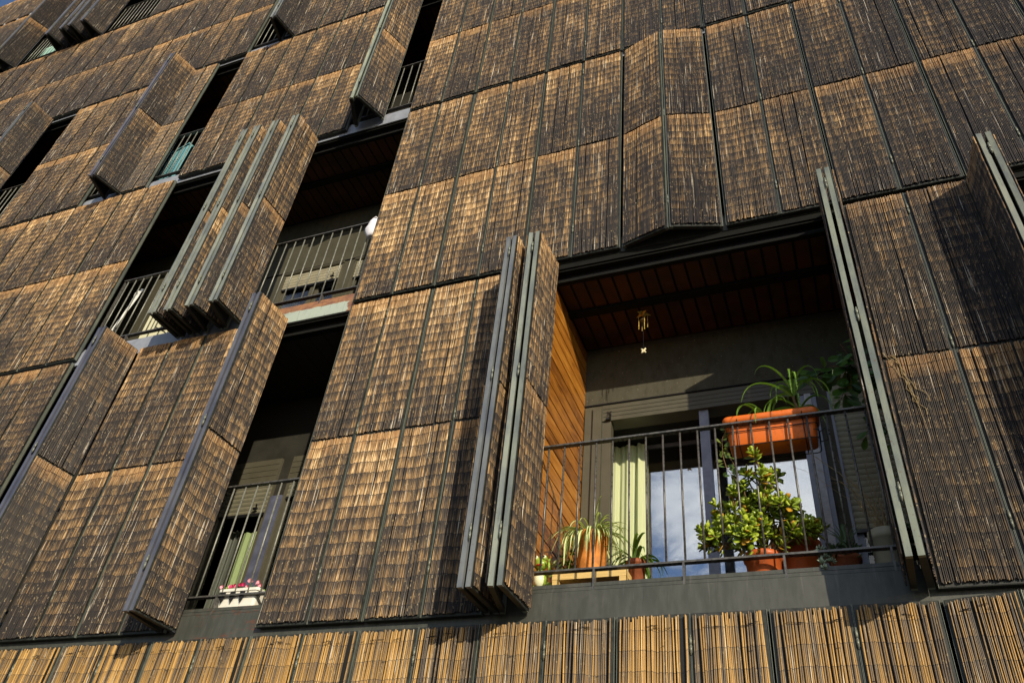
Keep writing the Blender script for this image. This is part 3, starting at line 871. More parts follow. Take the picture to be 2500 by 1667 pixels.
# orange trough with its bracket, aloe and ivy
bx0, bx1 = 12.66*W, 13.96*W
t = thing('planter_box', 'long orange plastic planter with aloe, hung inside the railing on a black wire bracket', 'planter', ((bx0+bx1)/2, .19, 1.06))
cx, cy = (bx0+bx1)/2, .19
def rrect(hx, hy, r, n=6):
    pts = []
    for (sx, sy, a0) in ((1,-1,-90),(1,1,0),(-1,1,90),(-1,-1,180)):
        for i in range(n+1):
            a = R(a0+90*i/n); pts.append((sx*(hx-r)+r*math.cos(a), sy*(hy-r)+r*math.sin(a)))
    return pts
def loft(mb, secs, m=0, cap0=True, cap1=False):
    n0 = len(mb.v); n = len(secs[0][0])
    for pts, z in secs:
        mb.v += [(p[0], p[1], z) for p in pts]
    for i in range(len(secs)-1):
        for k in range(n):
            a = n0+i*n+k; b = n0+i*n+(k+1) % n
            mb.f.append((a, b, b+n, a+n)); mb.m.append(m)
    if cap0: mb.f.append(tuple(n0+k for k in range(n))[::-1]); mb.m.append(m)
    if cap1: e = n0+(len(secs)-1)*n; mb.f.append(tuple(e+k for k in range(n))); mb.m.append(m)
hx, hy = (bx1-bx0)/2, .085
mb = MB()
loft(mb, [(rrect(hx-.012,hy-.012,.03),-.0), (rrect(hx-.006,hy-.006,.034),.006), (rrect(hx+.004,hy,.034),.165), (rrect(hx+.004,hy,.034),.175)])
mb.build('trough', [M['orange']], t, smooth=True)
mb = MB()
loft(mb, [(rrect(hx+.006,hy+.002,.034),.168), (rrect(hx+.022,hy+.014,.04),.172), (rrect(hx+.026,hy+.016,.042),.205), (rrect(hx+.020,hy+.012,.04),.215), (rrect(hx+.004,hy-.004,.034),.212), (rrect(hx+.002,hy-.006,.034),.17)], cap0=False)
mb.build('rim', [M['orange']], t, smooth=True)
mb = MB(); loft(mb, [(rrect(hx,hy-.006,.034),.175),(rrect(hx,hy-.006,.034),.178)], cap1=True); mb.build('soil', [M['soil']], t)
mb = MB()
for z, dx in ((.095,.012),(.045,.014),(-.012,.010)):
    pts = [V3(p[0], p[1], z) for p in rrect(hx+dx-.002, hy+.008, .03, 3)]; pts.append(pts[0])
    if z == .045: pts = pts[:5]
    mb.tube(pts, .0035, 5)
for xx in (-.20, .20):
    mb.tube([(xx,-.125,.165),(xx,-.112,.178),(xx,-.098,.160),(xx,-.093,-.014),(xx,.05,-.016),(xx,.093,-.012),(xx,.093,.09)], .0035, 5)
mb.tube([(hx+.012,-.06,.04),(hx+.05,-.07,.06),(hx+.055,-.07,-.03),(hx+.01,-.06,-.03)], .0035, 5)
mb.build('wire_bracket', [M['wire']], t)
def aloe(mb, c, n, L, seed, w=.011, spread=1.):
    r = random.Random(seed)
    for i in range(n):
        a = 2*PI*i/n+r.uniform(-.3,.3); el = r.uniform(.6,1.35); l = L*r.uniform(.75,1.2)
        d = V3(math.cos(a)*math.cos(el)*spread, math.sin(a)*math.cos(el)*.6, math.sin(el))
        pts = [V3(*c)]; dd = d.copy(); steps = 14
        droop = r.uniform(.40,1.15)
        for s in range(steps):
            pts.append(pts[-1]+dd*l/steps); dd = (dd+V3(0,0,-droop*(.15+(s/steps)**1.3))).normalized()
        ws = [w*(1-.15*s/steps)*(1-(s/steps)**2.2)+.0008 for s in range(steps+1)]
        mb.blade(pts, ws, V3(-math.sin(a)*.2,.1,1), .5)
        mb.blade([p-V3(0,0,.004*(1-i2/steps)) for i2, p in enumerate(pts)], ws, V3(0,.1,1), -.1)
        for s in range(1, steps):      # teeth
            p = pts[s]; tt = (pts[s+1]-pts[s]).normalized(); u = tt.cross(V3(0,.1,1)).normalized()
            for sg in (-1,1):
                b = p+u*sg*ws[s]*.95
                n0 = len(mb.v); mb.v += [tuple(b-tt*.003), tuple(b+tt*.003), tuple(b+u*sg*.005+tt*.003)]
                mb.f.append((n0,n0+1,n0+2)); mb.m.append(0)
mb = MB()
aloe(mb, (.165,-.02,.36), 9, .42, 5, .0072)
aloe(mb, (.163,-.02,.42), 5, .36, 9, .007, .8)
aloe(mb, (-.03,-.01,.205), 8, .32, 7, .006)
aloe(mb, (.19,.0,.26), 5, .36, 13, .0065, 1.1)
aloe(mb, (.04,-.0,.20), 5, .16, 17, .006, 1.1)
mb.build('aloe_leaves', [M['aloe']], t)
mb = MB(); mb.tube([(.185,-.0,.175),(.180,-.01,.26),(.163,-.02,.34),(.163,-.02,.42)], [.009,.009,.008,.007], 8); mb.tube([(-.02,-.01,.175),(-.02,-.01,.21)], .008, 8)
mb.build('aloe_stem', [M['stem']], t)
def vine(mb, mbs, pts, n, L, seed, wd=.7, sp=.02, m=0, down=-.4):
    r = random.Random(seed); pts = [V3(*p) for p in pts]
    mbs.tube(pts, .0022, 5)
    for i in range(n):
        u = (i+r.random()*.8)/n*(len(pts)-1); q = min(int(u), len(pts)-2); p = pts[q].lerp(pts[q+1], u-q)
        a = r.uniform(0, 2*PI)
        d = V3(math.cos(a), math.sin(a)*.7, down+r.uniform(-.4,.5)).normalized()
        l = L*r.uniform(.6,1.15)
        b = p+d*sp; mbs.tube([p, b], .0012, 4)
        mb.oval(b, d, V3(r.uniform(-.4,.4), -1, r.uniform(-.2,.6)), l, l*wd, 0, m, r.uniform(-.1,.25))
mb = MB(); ms = MB()
vine(mb, ms, [(-.27,-.03,.19),(-.31,-.05,.08),(-.315,-.05,-.04),(-.295,-.06,-.15),(-.26,-.07,-.22),(-.22,-.07,-.28)], 30, .044, 3, .8, .012)
vine(mb, ms, [(-.27,.0,.16),(-.29,-.02,.0),(-.25,-.02,-.11)], 7, .032, 4, .8, .012)
mb.build('ivy_leaves', [M['ivy']], t); ms.build('ivy_stem', [M['stem']], t)

def pot(mb, r0, r1, h, rim=.012, rimh=.03, seg=40, m=0, soil=1):
    mb.lathe([(0,0),(r0*.97,0),(r0,.006),(r1-.004,h-rimh),(r1+rim*.6,h-rimh+.002),(r1+rim,h-rimh*.5),(r1+rim,h),(r1+rim*.3,h+.002),(r1-.008,h-.004),(r1-.012,h-.02)], seg, m)

# pine stool
sx0, sx1 = 9.80*W, 10.97*W
t = thing('plant_stand', 'low pale pine bench with open front under the terracotta pot', 'bench', ((sx0+sx1)/2, .44, FZ))
w2 = (sx1-sx0)/2
mb = MB(); mb.box(-w2, w2, -.16, .16, .215, .262); mb.build('top', [M['pine']], t)
lm = MB(); lm.box(-.022, .022, -.022, .022, 0, .2145); lme = lm.mesh('leg', M['pine'])
for ax in (-1,1):
    for ay in (-1,1): obj('leg', lme, t, (ax*(w2-.024), ay*.136, 0))

# terracotta pot with a spider plant
t = thing('potted_spider_plant', 'ribbed terracotta pot with a striped spider plant spilling over, on the pine bench', 'potted plant', (10.30*W, .44, FZ+.262))
mb = MB()
mb.lathe([(0,0),(.080,0),(.084,.01),(.098,.13),(.103,.245),(.108,.25),(.108,.262),(.104,.266),(.108,.272),(.111,.322),(.106,.328),(.098,.325),(.096,.305)], 40)
mb.build('pot', [M['terracotta']], t, smooth=True)
mb = MB(); mb.lathe([(0,.306),(.097,.304)], 24); mb.build('soil', [M['soil']], t)
def arch_leaf(mb, c, a, L, el, droop, w, steps=11, zs=1.):
    d = V3(math.cos(a)*math.cos(el), math.sin(a)*math.cos(el), math.sin(el)*zs)
    pts = [V3(*c)]; dd = d.copy()
    for s in range(steps):
        pts.append(pts[-1]+dd*L/steps); dd = (dd+V3(0,0,-droop)).normalized()
    ws = [w*math.sin(PI*min(1,(s+.8)/(steps+.8)*.98)**.75)+.0006 for s in range(steps+1)]
    mb.blade(pts, ws, V3(-.2*math.sin(a), .2*math.cos(a), 1), .35)
    return pts
def with_mid(mb, n_before, mid):
    while len(mid) < len(mb.v): mid += [1., 0., 1.]
mb = MB(); mid = []; r = random.Random(21)
for i in range(58):
    a = r.uniform(0, 2*PI) if i > 26 else r.uniform(PI*1.05, PI*1.95)
    arch_leaf(mb, (.05*math.cos(a), .05*math.sin(a), .305), a, r.uniform(.16,.34), r.uniform(.3,1.15), r.uniform(.16,.42), r.uniform(.006,.0115))
for i in range(22):
    a = -PI/2+r.uniform(-1.5,1.5)
    arch_leaf(mb, (.06*math.cos(a), .06*math.sin(a), .31), a, r.uniform(.20,.36), r.uniform(.5,1.0), r.uniform(.34,.55), r.uniform(.007,.011), 14)
for (px, py, pz) in ((-.21,-.08,.12),(.19,.0,.36),(.22,-.05,.16),(-.12,-.12,.02)):
    for i in range(9):
        a = r.uniform(0, 2*PI); arch_leaf(mb, (px,py,pz), a, r.uniform(.04,.09), r.uniform(-.2,.9), .35, .003, 6)
with_mid(mb, 0, mid); mb.att = {'mid': mid}
mb.build('foliage', [M['spider']], t)
ms = MB()
for pts in ([(-.03,-.03,.31),(-.10,-.08,.36),(-.19,-.09,.24),(-.21,-.08,.12)], [(.03,-.03,.31),(.10,0,.40),(.19,0,.36)], [(.03,-.03,.31),(.15,-.06,.34),(.22,-.05,.16)], [(0,-.05,.31),(-.09,-.12,.18),(-.12,-.12,.02)],
            [(.04,-.02,.31),(.2,-.05,.30),(.32,-.06,.17),(.42,-.08,.06)]):
    ms.tube(pts, .0018, 5)
ms.build('runners', [M['aloe']], t)

# clover-like plant left of the terracotta pot
t = thing('potted_clover', 'small leafy green plant in a brown pot between the frog and the terracotta pot', 'potted plant', (9.93*W, .62, FZ))
mb = MB(); pot(mb, .05, .07, .30, .006, .02); mb.build('pot', [M['terracotta_dark']], t, smooth=True)
mb = MB(); ms = MB(); r = random.Random(31)
for i in range(60):
    a = r.uniform(0, 2*PI); l = r.uniform(.05,.26)
    p = V3(math.cos(a)*r.uniform(.02,.15), math.sin(a)*.10, .30+l*.9)
    if r.random() < .4: ms.tube([(0,0,.29), (p.x*.5, p.y*.5, .30+l*.6), tuple(p)], .0012, 4)
    for q in range(3):
        b = a+q*2.1; mb.oval(p, (math.cos(b), math.sin(b)-.3, .2), (0,-.8,.6), .028, .026)
mb.build('foliage', [M['ivy']], t); ms.build('stems', [M['aloe']], t)

# frog ornament
t = thing('frog_ornament', 'glazed green frog ornament with bulging eyes and white belly in the balcony corner', 'ornament', (9.66*W, .22, FZ))
t.scale = (1.15, 1.15, 1.22)
mb = MB()
mb.ball((0,0,.16), .042, .038, .055, 0); mb.ball((0,.0,.245), .040, .034, .030, 0)
for sg in (-1,1):
    mb.ball((sg*.024,-.012,.275), .015, .014, .016, 0)
    mb.tube([(sg*.03,-.01,.18),(sg*.065,-.03,.19),(sg*.062,-.04,.235)], [.010,.009,.008], 7)
    mb.tube([(sg*.026,-.005,.12),(sg*.062,-.03,.12),(sg*.036,-.03,.06),(sg*.036,-.02,.02)], [.014,.014,.010,.009], 7)
    mb.ball((sg*.038,-.035,.012), .020, .030, .010, 0)
    for q in (-1,0,1): mb.tube([(sg*.062,-.04,.235),(sg*.062+q*.010,-.044,.255)], [.004,.003], 5)
mb.build('body', [M['frog_green']], t, smooth=True)
mb = MB(); mb.ball((0,-.010,.155), .035, .034, .046, 0); mb.build('belly', [M['frog_white']], t, smooth=True)
mb = MB(); mb.ball((0,-.026,.232), .020, .012, .006, 0); mb.build('mouth', [M['frog_red']], t, smooth=True)
for sg in (-1,1):
    mb = MB(); mb.ball((sg*.024,-.020,.278), .0105, .010, .011, 0); mb.ball((sg*.024,-.029,.279), .0048, .004, .005, 1); mb.build('eye', [M['frog_white'], M['black']], t, smooth=True)
mb = MB(); mb.ball((-.064,-.042,.262), .012, .009, .008); mb.build('bead', [M['frog_blue']], t, smooth=True)
t = thing('trailing_ivy', 'green ivy trailing beside the frog ornament in the balcony corner', 'plant', (9.82*W, .30, FZ))
mb = MB(); ms = MB()
vine(mb, ms, [(0,.1,.02),(.0,.06,.16),(-.02,.05,.30),(.01,.05,.38)], 22, .038, 41, .75, .014)
vine(mb, ms, [(0,.1,.02),(.05,.04,.10),(.06,.0,.16)], 16, .038, 42, .8, .014)
vine(mb, ms, [(-.05,.1,.02),(.05,.1,.05),(.09,.04,.06)], 14, .036, 43, .8, .014)
mb.build('leaves', [M['ivy']], t); ms.build('stems', [M['stem']], t)

# brown pot with strap leaves right of the bench
t = thing('potted_clivia', 'dark terracotta pot with arching strap leaves at the right end of the pine bench', 'potted plant', (11.02*W, .46, FZ))
mb = MB(); pot(mb, .045, .060, .385, .006, .03); mb.build('pot', [M['terracotta_dark']], t, smooth=True)
mb = MB(); mid = []; r = random.Random(51)
for i in range(15):
    a = r.uniform(0, 2*PI); arch_leaf(mb, (.02*math.cos(a),.02*math.sin(a)-.02,.36), a, r.uniform(.16,.30), r.uniform(.5,1.2), r.uniform(.2,.42), .013)
for (a, L) in ((2.6,.34),(2.9,.40),(3.3,.36),(2.4,.30),(-1.2,.34),(-1.0,.36)):
    arch_leaf(mb, (-.02,-.02,.38), a, L, 1.0, .2, .010)
mb.build('foliage', [M['strap']], t)

# jade plant in its pot
t = thing('potted_jade_plant', 'bushy jade plant with plump shiny leaves in a terracotta pot behind the railing', 'potted plant', (12.96*W, .24, FZ))
mb = MB(); pot(mb, .085, .105, .25, .010, .035); mb.build('pot', [M['orange_dark']], t, smooth=True)
ms = MB(); mb = MB(); r = random.Random(61)
tips = []
def branch(p, d, L, rad, lev):
    q = p+d*L
    midp = p.lerp(q, .5)+V3(r.uniform(-.01,.01), r.uniform(-.01,.01), 0)
    ms.tube([p, midp, q], [rad, rad*.85, rad*.7], 6)
    if lev == 0: tips.append((q, d)); return
    for i in range(r.choice((2,3,3))):
        nd = (d+V3(r.uniform(-.85,.85), r.uniform(-.65,.65), r.uniform(-.3,.65))).normalized()
        branch(q, nd, L*r.uniform(.62,.9), rad*.7, lev-1)
    if lev <= 2: tips.append((q, d))
for (dx, dy, dz, L) in ((-.9,-.1,.55,.15),(-.6,.1,1.,.17),(-.15,0,1.2,.20),(.25,.1,1.1,.18),(.7,0,.7,.14),(-.4,-.3,.35,.13),(.1,-.3,.9,.16),(.35,-.1,1.7,.22),(.05,-.2,.5,.10),(.5,-.2,.9,.16),(-.2,-.4,.05,.12),(-.45,-.3,.9,.2),(.0,-.2,1.5,.26),(.35,.1,1.3,.24),(.8,-.2,.9,.18),(.7,-.3,.4,.14)):
    branch(V3(.02*dx,.02*dy,.23), V3(dx,dy,dz).normalized(), L, .011, 2)
for (q, d) in tips:
    if q.z < .16: continue
    for ring in range(3):
        for i in range(3 if ring else 2):
            a = ring*1.05+i*2.094+r.uniform(-.3,.3)
            u = d.cross(V3(.3,1,.1)).normalized(); v = d.cross(u)
            tilt = (.95, .5, .05)[ring]
            dd = (u*math.cos(a)+v*math.sin(a))*math.cos(tilt)+d*math.sin(tilt)
            base = q-d*(.015*ring)
            L = r.uniform(.046,.070)*(.75 if ring == 0 else 1)
            mb.oval(base, dd, d+V3(0,-.6,.3), L, L*.66, .007, 0, r.uniform(.0,.25))
mb.build('foliage', [M['jade']], t, smooth=True); ms.build('branches', [M['stem']], t, smooth=True)

# big orange pot with mixed succulents
t = thing('potted_succulents', 'wide bright orange pot crowded with mixed succulents right of the jade plant', 'potted plant', (13.40*W, .43, FZ))
mb = MB(); pot(mb, .112, .136, .40, .012, .05); mb.build('pot', [M['orange_dark']], t, smooth=True)
mb = MB(); mb.lathe([(0,.38),(.125,.378)], 24); mb.build('soil', [M['soil']], t)
ms = MB(); mb = MB(); r = random.Random(71)
for pts in ([(.03,0,.33),(.06,-.04,.42),(.04,-.05,.50),(-.01,-.06,.56)], [(.05,0,.33),(.12,-.05,.38),(.16,-.07,.42)], [(-.03,0,.33),(-.08,-.03,.39),(-.11,-.04,.44)]):
    ms.tube(pts, [.009,.009,.008,.006][:len(pts)], 7)
    e = V3(*pts[-1])
    for i in range(10):
        a = r.uniform(0, 2*PI); mb.oval(e, (math.cos(a), math.sin(a)*.7, r.uniform(-.1,.9)), (0,-.3,1), r.uniform(.05,.085), .030, .004, 0, .2)
for i in range(46):
    a = r.uniform(0,2*PI); q = r.uniform(.02,.13); c = V3(q*math.cos(a)+.02, q*math.sin(a), .345+r.uniform(0,.04))
    for k in range(5):
        b = r.uniform(0,2*PI); mb.oval(c, (math.cos(b), math.sin(b), r.uniform(.3,1.2)), (0,-.3,1), r.uniform(.025,.05), .014, .005, 0, .1)
for i in range(40):
    a = r.uniform(0,2*PI); q = r.uniform(.03,.12); c = V3(q*math.cos(a)+.02, q*math.sin(a), .36+r.uniform(0,.10))
    for k in range(3):
        b = r.uniform(0,2*PI); mb.oval(c, (math.cos(b), math.sin(b)*.7, r.uniform(.0,1.)), (0,-.5,1), r.uniform(.045,.075), .036, .005, 0, .15)
for q_ in (mb, ms): q_.v = [(v_[0], v_[1], v_[2]+.04) for v_ in q_.v]
mb.build('foliage', [M['jade']], t, smooth=True); ms.build('stems', [M['stem']], t)

t = thing('succulent_cluster', 'pale grey green succulent rosettes spilling over the balcony sill', 'plant', (13.74*W, .17, FZ))
mb = MB(); r = random.Random(81); ms = MB()
ms.tube([(.02,.05,.02),(.0,-.02,.14),(.0,.0,.24)], .006, 6)
for (cx_, cy_, cz_, s_) in ((0,-.08,.115,1.),(.02,-.06,.16,.9),(-.02,-.05,.19,.8),(.05,-.05,.135,.8),(.01,-.10,.075,.8),(.0,.0,.24,.8)):
    ms.tube([(0.02,.05,.02),(cx_,cy_,cz_)], .004, 5)
    for i in range(16):
        a = r.uniform(0,2*PI); el = r.uniform(-.3,1.3)
        mb.oval((cx_,cy_,cz_), (math.cos(a)*math.cos(el), math.sin(a)*math.cos(el)-.4, math.sin(el)-.1), (0,-.3,1), .034*s_, .013*s_, .007, 0, .2)
mb.build('rosettes', [M['succ']], t, smooth=True); ms.build('stems', [M['stem']], t)
t = thing('cactus_pot', 'small brown pot of dark cactus and stubby succulents left of the cream pot', 'potted plant', (14.03*W, .34, FZ))
mb = MB(); pot(mb, .07, .085, .25, .008, .03); mb.build('pot', [M['terracotta_dark']], t, smooth=True)
mb = MB(); r = random.Random(91)
mb.lathe([(0,.47),(.012,.465),(.022,.44),(.026,.37),(.024,.29),(.02,.2)], 12, 0, (.02,0,0))
mb.lathe([(0,.30),(.014,.295),(.024,.27),(.024,.2),(.02,.15)], 12, 0, (-.05,0,0))
for i in range(60):
    a = r.uniform(0,2*PI); q = r.uniform(.01,.10); c = V3(q*math.cos(a), q*math.sin(a)-.02, .25+r.uniform(-.03,.05))
    for k in range(4):
        b = r.uniform(0,2*PI); mb.oval(c, (math.cos(b), math.sin(b)-.3, r.uniform(.1,1.2)), (0,-.3,1), r.uniform(.03,.055), .016, .006, 0, .1)
for i in range(26):
    a = r.uniform(0,2*PI); mb.blade([(.02,0,.3),(.02+.05*math.cos(a),.04*math.sin(a),.40),(.02+.11*math.cos(a),.08*math.sin(a),.44)], [.003,.003,.0005], (0,-1,.3))
mb.build('foliage', [M['succ_dark']], t, smooth=True)

# cream pot with a dried vine
t = thing('potted_dry_vine', 'cream plastic pot holding a tangle of dry brown vine before the closed roller blind', 'potted plant', (14.60*W, .36, FZ))
mb = MB(); pot(mb, .070, .090, .40, .006, .06); mb.build('pot', [M['cream_pot']], t, smooth=True)
ms = MB(); r = random.Random(101)
for i in range(34):
    p = V3(r.uniform(-.03,.03), r.uniform(-.03,.03), .38); pts = [p]
    d = V3(r.uniform(-.25,.1), r.uniform(-.1,.1), 1)
    for s in range(r.randint(6, 15)):
        p = p+d.normalized()*r.uniform(.035,.06); pts.append(p)
        d = d+V3(r.uniform(-.5,.38), r.uniform(-.3,.3), r.uniform(-.40,.25) if s > 5 else r.uniform(-.1,.2))
    ms.tube(pts, [.0032*(1-.7*q/len(pts))*(1.4 if i < 5 else .6) for q in range(len(pts))], 5)
ms.build('dry_stems', [M['twig']], t)

# leafy climber hanging at the upper right of the balcony
t = thing('hanging_ficus', 'dark leafy climber hanging above the cream roller blind beside the folded shutter', 'plant', (14.75*W, .40, FZ))
mb = MB(); ms = MB(); X = 14.75*W; r = random.Random(111)
def PP(k, z): return (k*W-X, r.uniform(-.08,.06), z-FZ)
vine(mb, ms, [PP(14.95,.5), PP(14.98,1.2), PP(14.9,1.6), PP(14.66,1.85), PP(14.55,1.97)], 34, .11, 5, .5, .03)
vine(mb, ms, [PP(14.9,1.6), PP(14.65,1.72), PP(14.35,1.76), PP(14.05,1.72)], 36, .12, 6, .48, .03)
vine(mb, ms, [PP(14.65,1.72), PP(14.5,1.62), PP(14.4,1.50)], 20, .11, 7, .48, .03, down=-1.)
vine(mb, ms, [PP(14.95,1.3), PP(14.8,1.25), PP(14.65,1.2)], 12, .085, 8, .48, .03)
mb.build('leaves', [M['ficus']], t); ms.build('stems', [M['stem']], t)

# wind chime
t = thing('wind_chime', 'small brass star wind chime with a pale star pendant hanging from the balcony ceiling', 'wind chime', (11.12*W, .55, 2.81))
t.scale = (.88, .88, 1)
mb = MB(); pts = []
n0 = len(mb.v)
for i in range(10):
    a = PI/2+i*PI/5; q = .075 if i % 2 == 0 else .034; pts.append((q*math.cos(a), q*math.sin(a), -.085 if i % 2 == 0 else -.075))
mb.v += pts+[(0,0,-.035),(0,0,-.088)]
for i in range(10):
    mb.f.append((n0+i, n0+(i+1) % 10, n0+10)); mb.m.append(0); mb.f.append((n0+(i+1) % 10, n0+i, n0+11)); mb.m.append(0)
mb.build('star_cap', [M['gold']], t)
mb = MB(); mb.tube([(0,0,.04),(0,0,-.035)], .0015, 4); mb.tube([(0,0,-.088),(0,0,-.445)], .0012, 4); mb.build('cord', [M['wire']], t)
mb = MB(); mb.tube([(0,0,-.14),(0,0,-.148)], .026, 14); mb.build('striker', [M['twig']], t)
for i in range(4):
    a = i*PI/2+.5; mb = MB(); mb.tube([(.042*math.cos(a),.042*math.sin(a),-.09),(.042*math.cos(a),.042*math.sin(a),-.21-.02*i)], .0035, 6); mb.build('chime_tube', [M['gold']], t)
mb = MB()
mb.ball((0,0,-.47), .016, .006, .016)
for a in (45,135,225,315):
    mb.tube([(0,0,-.47),(.030*math.cos(R(a)),0,-.47+.030*math.sin(R(a)))], [.012,.006], 8)
mb.build('pendant', [M['bone']], t, smooth=True)

# ------------------------------------------------------------------ the narrow balcony: flower box
t = thing('flower_box', 'white plastic flower box with pink and crimson flowers on the narrow balcony', 'planter', (4.26*W, .15, .196))

mb = MB(); hx = .168
loft(mb, [(rrect(hx-.012,.050,.02),0),(rrect(hx,.060,.024),.115),(rrect(hx+.010,.068,.026),.118),(rrect(hx+.010,.068,.026),.138),(rrect(hx,.060,.024),.138),(rrect(hx,.06,.024),.12)], cap1=True)
mb.build('box', [M['white_pot']], t, smooth=False)
mb = MB(); ms = MB(); fl = MB(); r = random.Random(7)
for i in range(60):
    x = r.uniform(-.16,.16); a = r.uniform(0,2*PI)
    mb.oval((x, r.uniform(-.05,.05), .13+r.uniform(0,.02)), (math.cos(a), math.sin(a), .9), (0,-.4,1), .028, .016)
mb.build('leaves', [M['aloe']], t)
spots = [(-.165,.005,0),(-.11,.012,0),(-.085,.005,1),(-.06,.01,1),(-.03,.0,0),(-.01,.012,1),(.02,.014,1),(.045,.0,0),(.075,.035,0),(.09,.03,0),(.13,.02,0),(.15,.02,0),(.165,.0,0)]
for (x, h, c) in spots:
    f = MB(); z = .156+h; y = -.04+r.uniform(-.015,.015)
    for i in range(6):
        a = i*PI/3+r.random(); f.oval((x,y,z), (math.cos(a), -.35, math.sin(a)*.75), (0,-1,.3), .021, .022, 0, 0, .3)
    ms.tube([(x,y+.01,.11),(x,y,z)], .0015, 4)
    f.build('blossom', [M['magenta' if c else 'pink']], t)
ms.build('stems', [M['aloe']], t)
for hx_ in (-.12, -.035, .05):
    hb_ = MB(); hb_.v += [(hx_-.022,-.072,.112),(hx_+.022,-.072,.112),(hx_+.022,-.072,.075),(hx_,-.072,.030),(hx_-.022,-.072,.075)]; hb_.v += [(a_, -.069, c_) for a_, b_, c_ in hb_.v[:5]]
    hb_.f += [(0,4,3,2,1),(5,6,7,8,9)]+[(q, (q+1)%5, (q+1)%5+5, q+5) for q in range(5)]; hb_.m += [0]*7
    hb_.build('hook', [M['wire']], t)

# ------------------------------------------------------------------ things on the other balconies
t = thing('storage_cabinet', 'tall cream cabinet with a grey front on the balcony left of the folded leaves', 'cabinet', (-3.2*W, .62, 3.10))
mb = MB(); t.rotation_euler = (0,0,R(-34))
mb.box(0, .42, 0, .004, 0, 1.28); 
mb.box(0,.42,.0045,.5,0,1.28, 0)
for q in (.28,.33,.37): mb.box(q, q+.012, -.006, -.0005, .02, 1.26)
mb.build('grey_front', [M['cabinet_side']], t)
mb = MB(); mb.box(.4205,.445,-.008,.5,0,1.285); mb.box(.446,.452,.06,.44,.2,1.15); mb.build('cream_side', [M['cabinet']], t)
mb = MB()
for z_ in (.25,.6,.95):
    mb.tube([(.456,.10,z_+.05),(.46,.2,z_+.04),(.46,.32,z_-.04),(.456,.38,z_-.14)], .005, 6)
mb.build('handle_marks', [M['wire']], t)
def cloth(name, label, cat, pts0, pts1, mat, rows=14, amp=.02):
    mb = MB(); n = 16
    for i in range(n+1):
        u = i/n
        for q in range(rows+1):
            v = q/rows
            a = V3(*pts0[0]).lerp(V3(*pts0[1]), u); b = V3(*pts1[0]).lerp(V3(*pts1[1]), u)
            p = a.lerp(b, v); p.y += amp*math.sin(u*14+v*2)*(.3+v)
            mb.v.append(tuple(p))
    for i in range(n):
        for q in range(rows):
            a = i*(rows+1)+q; mb.f.append((a, a+rows+1, a+rows+2, a+1)); mb.m.append(0)
    o = mb.build(name, [M[mat]], smooth=True); o['label'] = label; o['category'] = cat
    sm = o.modifiers.new('thick', 'SOLIDIFY'); sm.thickness = .004
    return o
cloth('laundry', 'white cloth hanging beside the shutter edge left of the cream cabinet', 'cloth', ((-3.02*W,.26,4.20),(-2.55*W,.20,4.16)), ((-3.0*W,.26,3.3),(-2.9*W,.16,3.38)), 'white_cloth')
t = thing('fabric_bag', 'bright white fabric bag hung on the railing end at a shutter edge', 'bag', (4.885*W, .05, 3.94))
mb = MB(); mb.ball((0,0,.12), .085, .05, .15, seg=14, rings=10)
for i, v in enumerate(mb.v): mb.v[i] = (v[0]+.010*math.sin(v[2]*45), v[1], max(.0, v[2]))
mb.tube([(-.03,-.02,.25),(0,-.01,.29),(.03,-.02,.25)], .006, 6)
mb.build('bag_body', [M['white_bag']], t, smooth=True)
# red tool
t = thing('watering_can', 'red plastic watering can half hidden behind the balusters beside the cabinet', 'watering can', (-3.25*W, .45, 3.10))
mb = MB(); mb.lathe([(0,0),(.07,0),(.07,.14),(.05,.17),(.045,.17)], 20); mb.tube([(.05,0,.05),(.14,-.02,.14),(.17,-.03,.19)], [.014,.010,.014], 8)
mb.build('can', [M['red']], t, smooth=True)
mb = MB(); mb.tube([(-.06,0,.14),(-.09,0,.22),(-.02,0,.27),(.04,0,.17)], .008, 7); mb.build('handle', [M['black']], t)

# teal chair
t = thing('teal_chair', 'tall teal painted chair with a perforated front panel on the narrow upper balcony', 'chair', (-4.28*W, .30, 6.10))
t.rotation_euler = (0,0,R(-10))
def slab_holes(mb):
    n = 8; m = 13; w_, h_ = .36, .66
    r = random.Random(2)
    for i in range(n):
        for q in range(m):
            x0, x1 = -w_/2+w_*i/n, -w_/2+w_*(i+1)/n; z0, z1 = h_*q/m, h_*(q+1)/m
            cx_, cz_ = (x0+x1)/2+r.uniform(-.004,.004), (z0+z1)/2+r.uniform(-.004,.004); q_ = .34 if q < 9 else 0
            if q_ == 0 or i in (0, n-1): mb.box(x0, x1, -.004, .004, z0, z1); continue
            dx, dz = (x1-x0)*q_, (z1-z0)*q_
            ring = [(x0,z0),(x1,z0),(x1,z1),(x0,z1)]; inn = [(cx_,cz_-dz),(cx_+dx,cz_),(cx_,cz_+dz),(cx_-dx,cz_)]
            n0 = len(mb.v)
            for (a, b) in ring: mb.v.append((a,-.004,b))
            for (a, b) in inn: mb.v.append((a,-.004,b))
            for k in range(4):
                mb.f.append((n0+k, n0+(k+1)%4, n0+4+(k+1)%4)); mb.f.append((n0+k, n0+4+(k+1)%4, n0+4+k)); mb.m += [0,0]
mb = MB(); slab_holes(mb); o = mb.build('perforated_panel', [M['teal']], t, (0,-.12,.26))
mb = MB(); mb.box(-.20,.20,-.135,.17,.945,.968); mb.build('seat', [M['teal']], t)
mb = MB(); mb.box(-.20,.20,.145,.165,1.25,1.28); mb.box(-.20,-.165,.145,.165,.9685,1.2495); mb.box(.165,.20,.145,.165,.9685,1.2495); mb.build('backrest', [M['teal']], t)
lg = MB(); lg.box(-.015,.015,-.012,.015,0,.9445); lme = lg.mesh('leg', M['teal'])
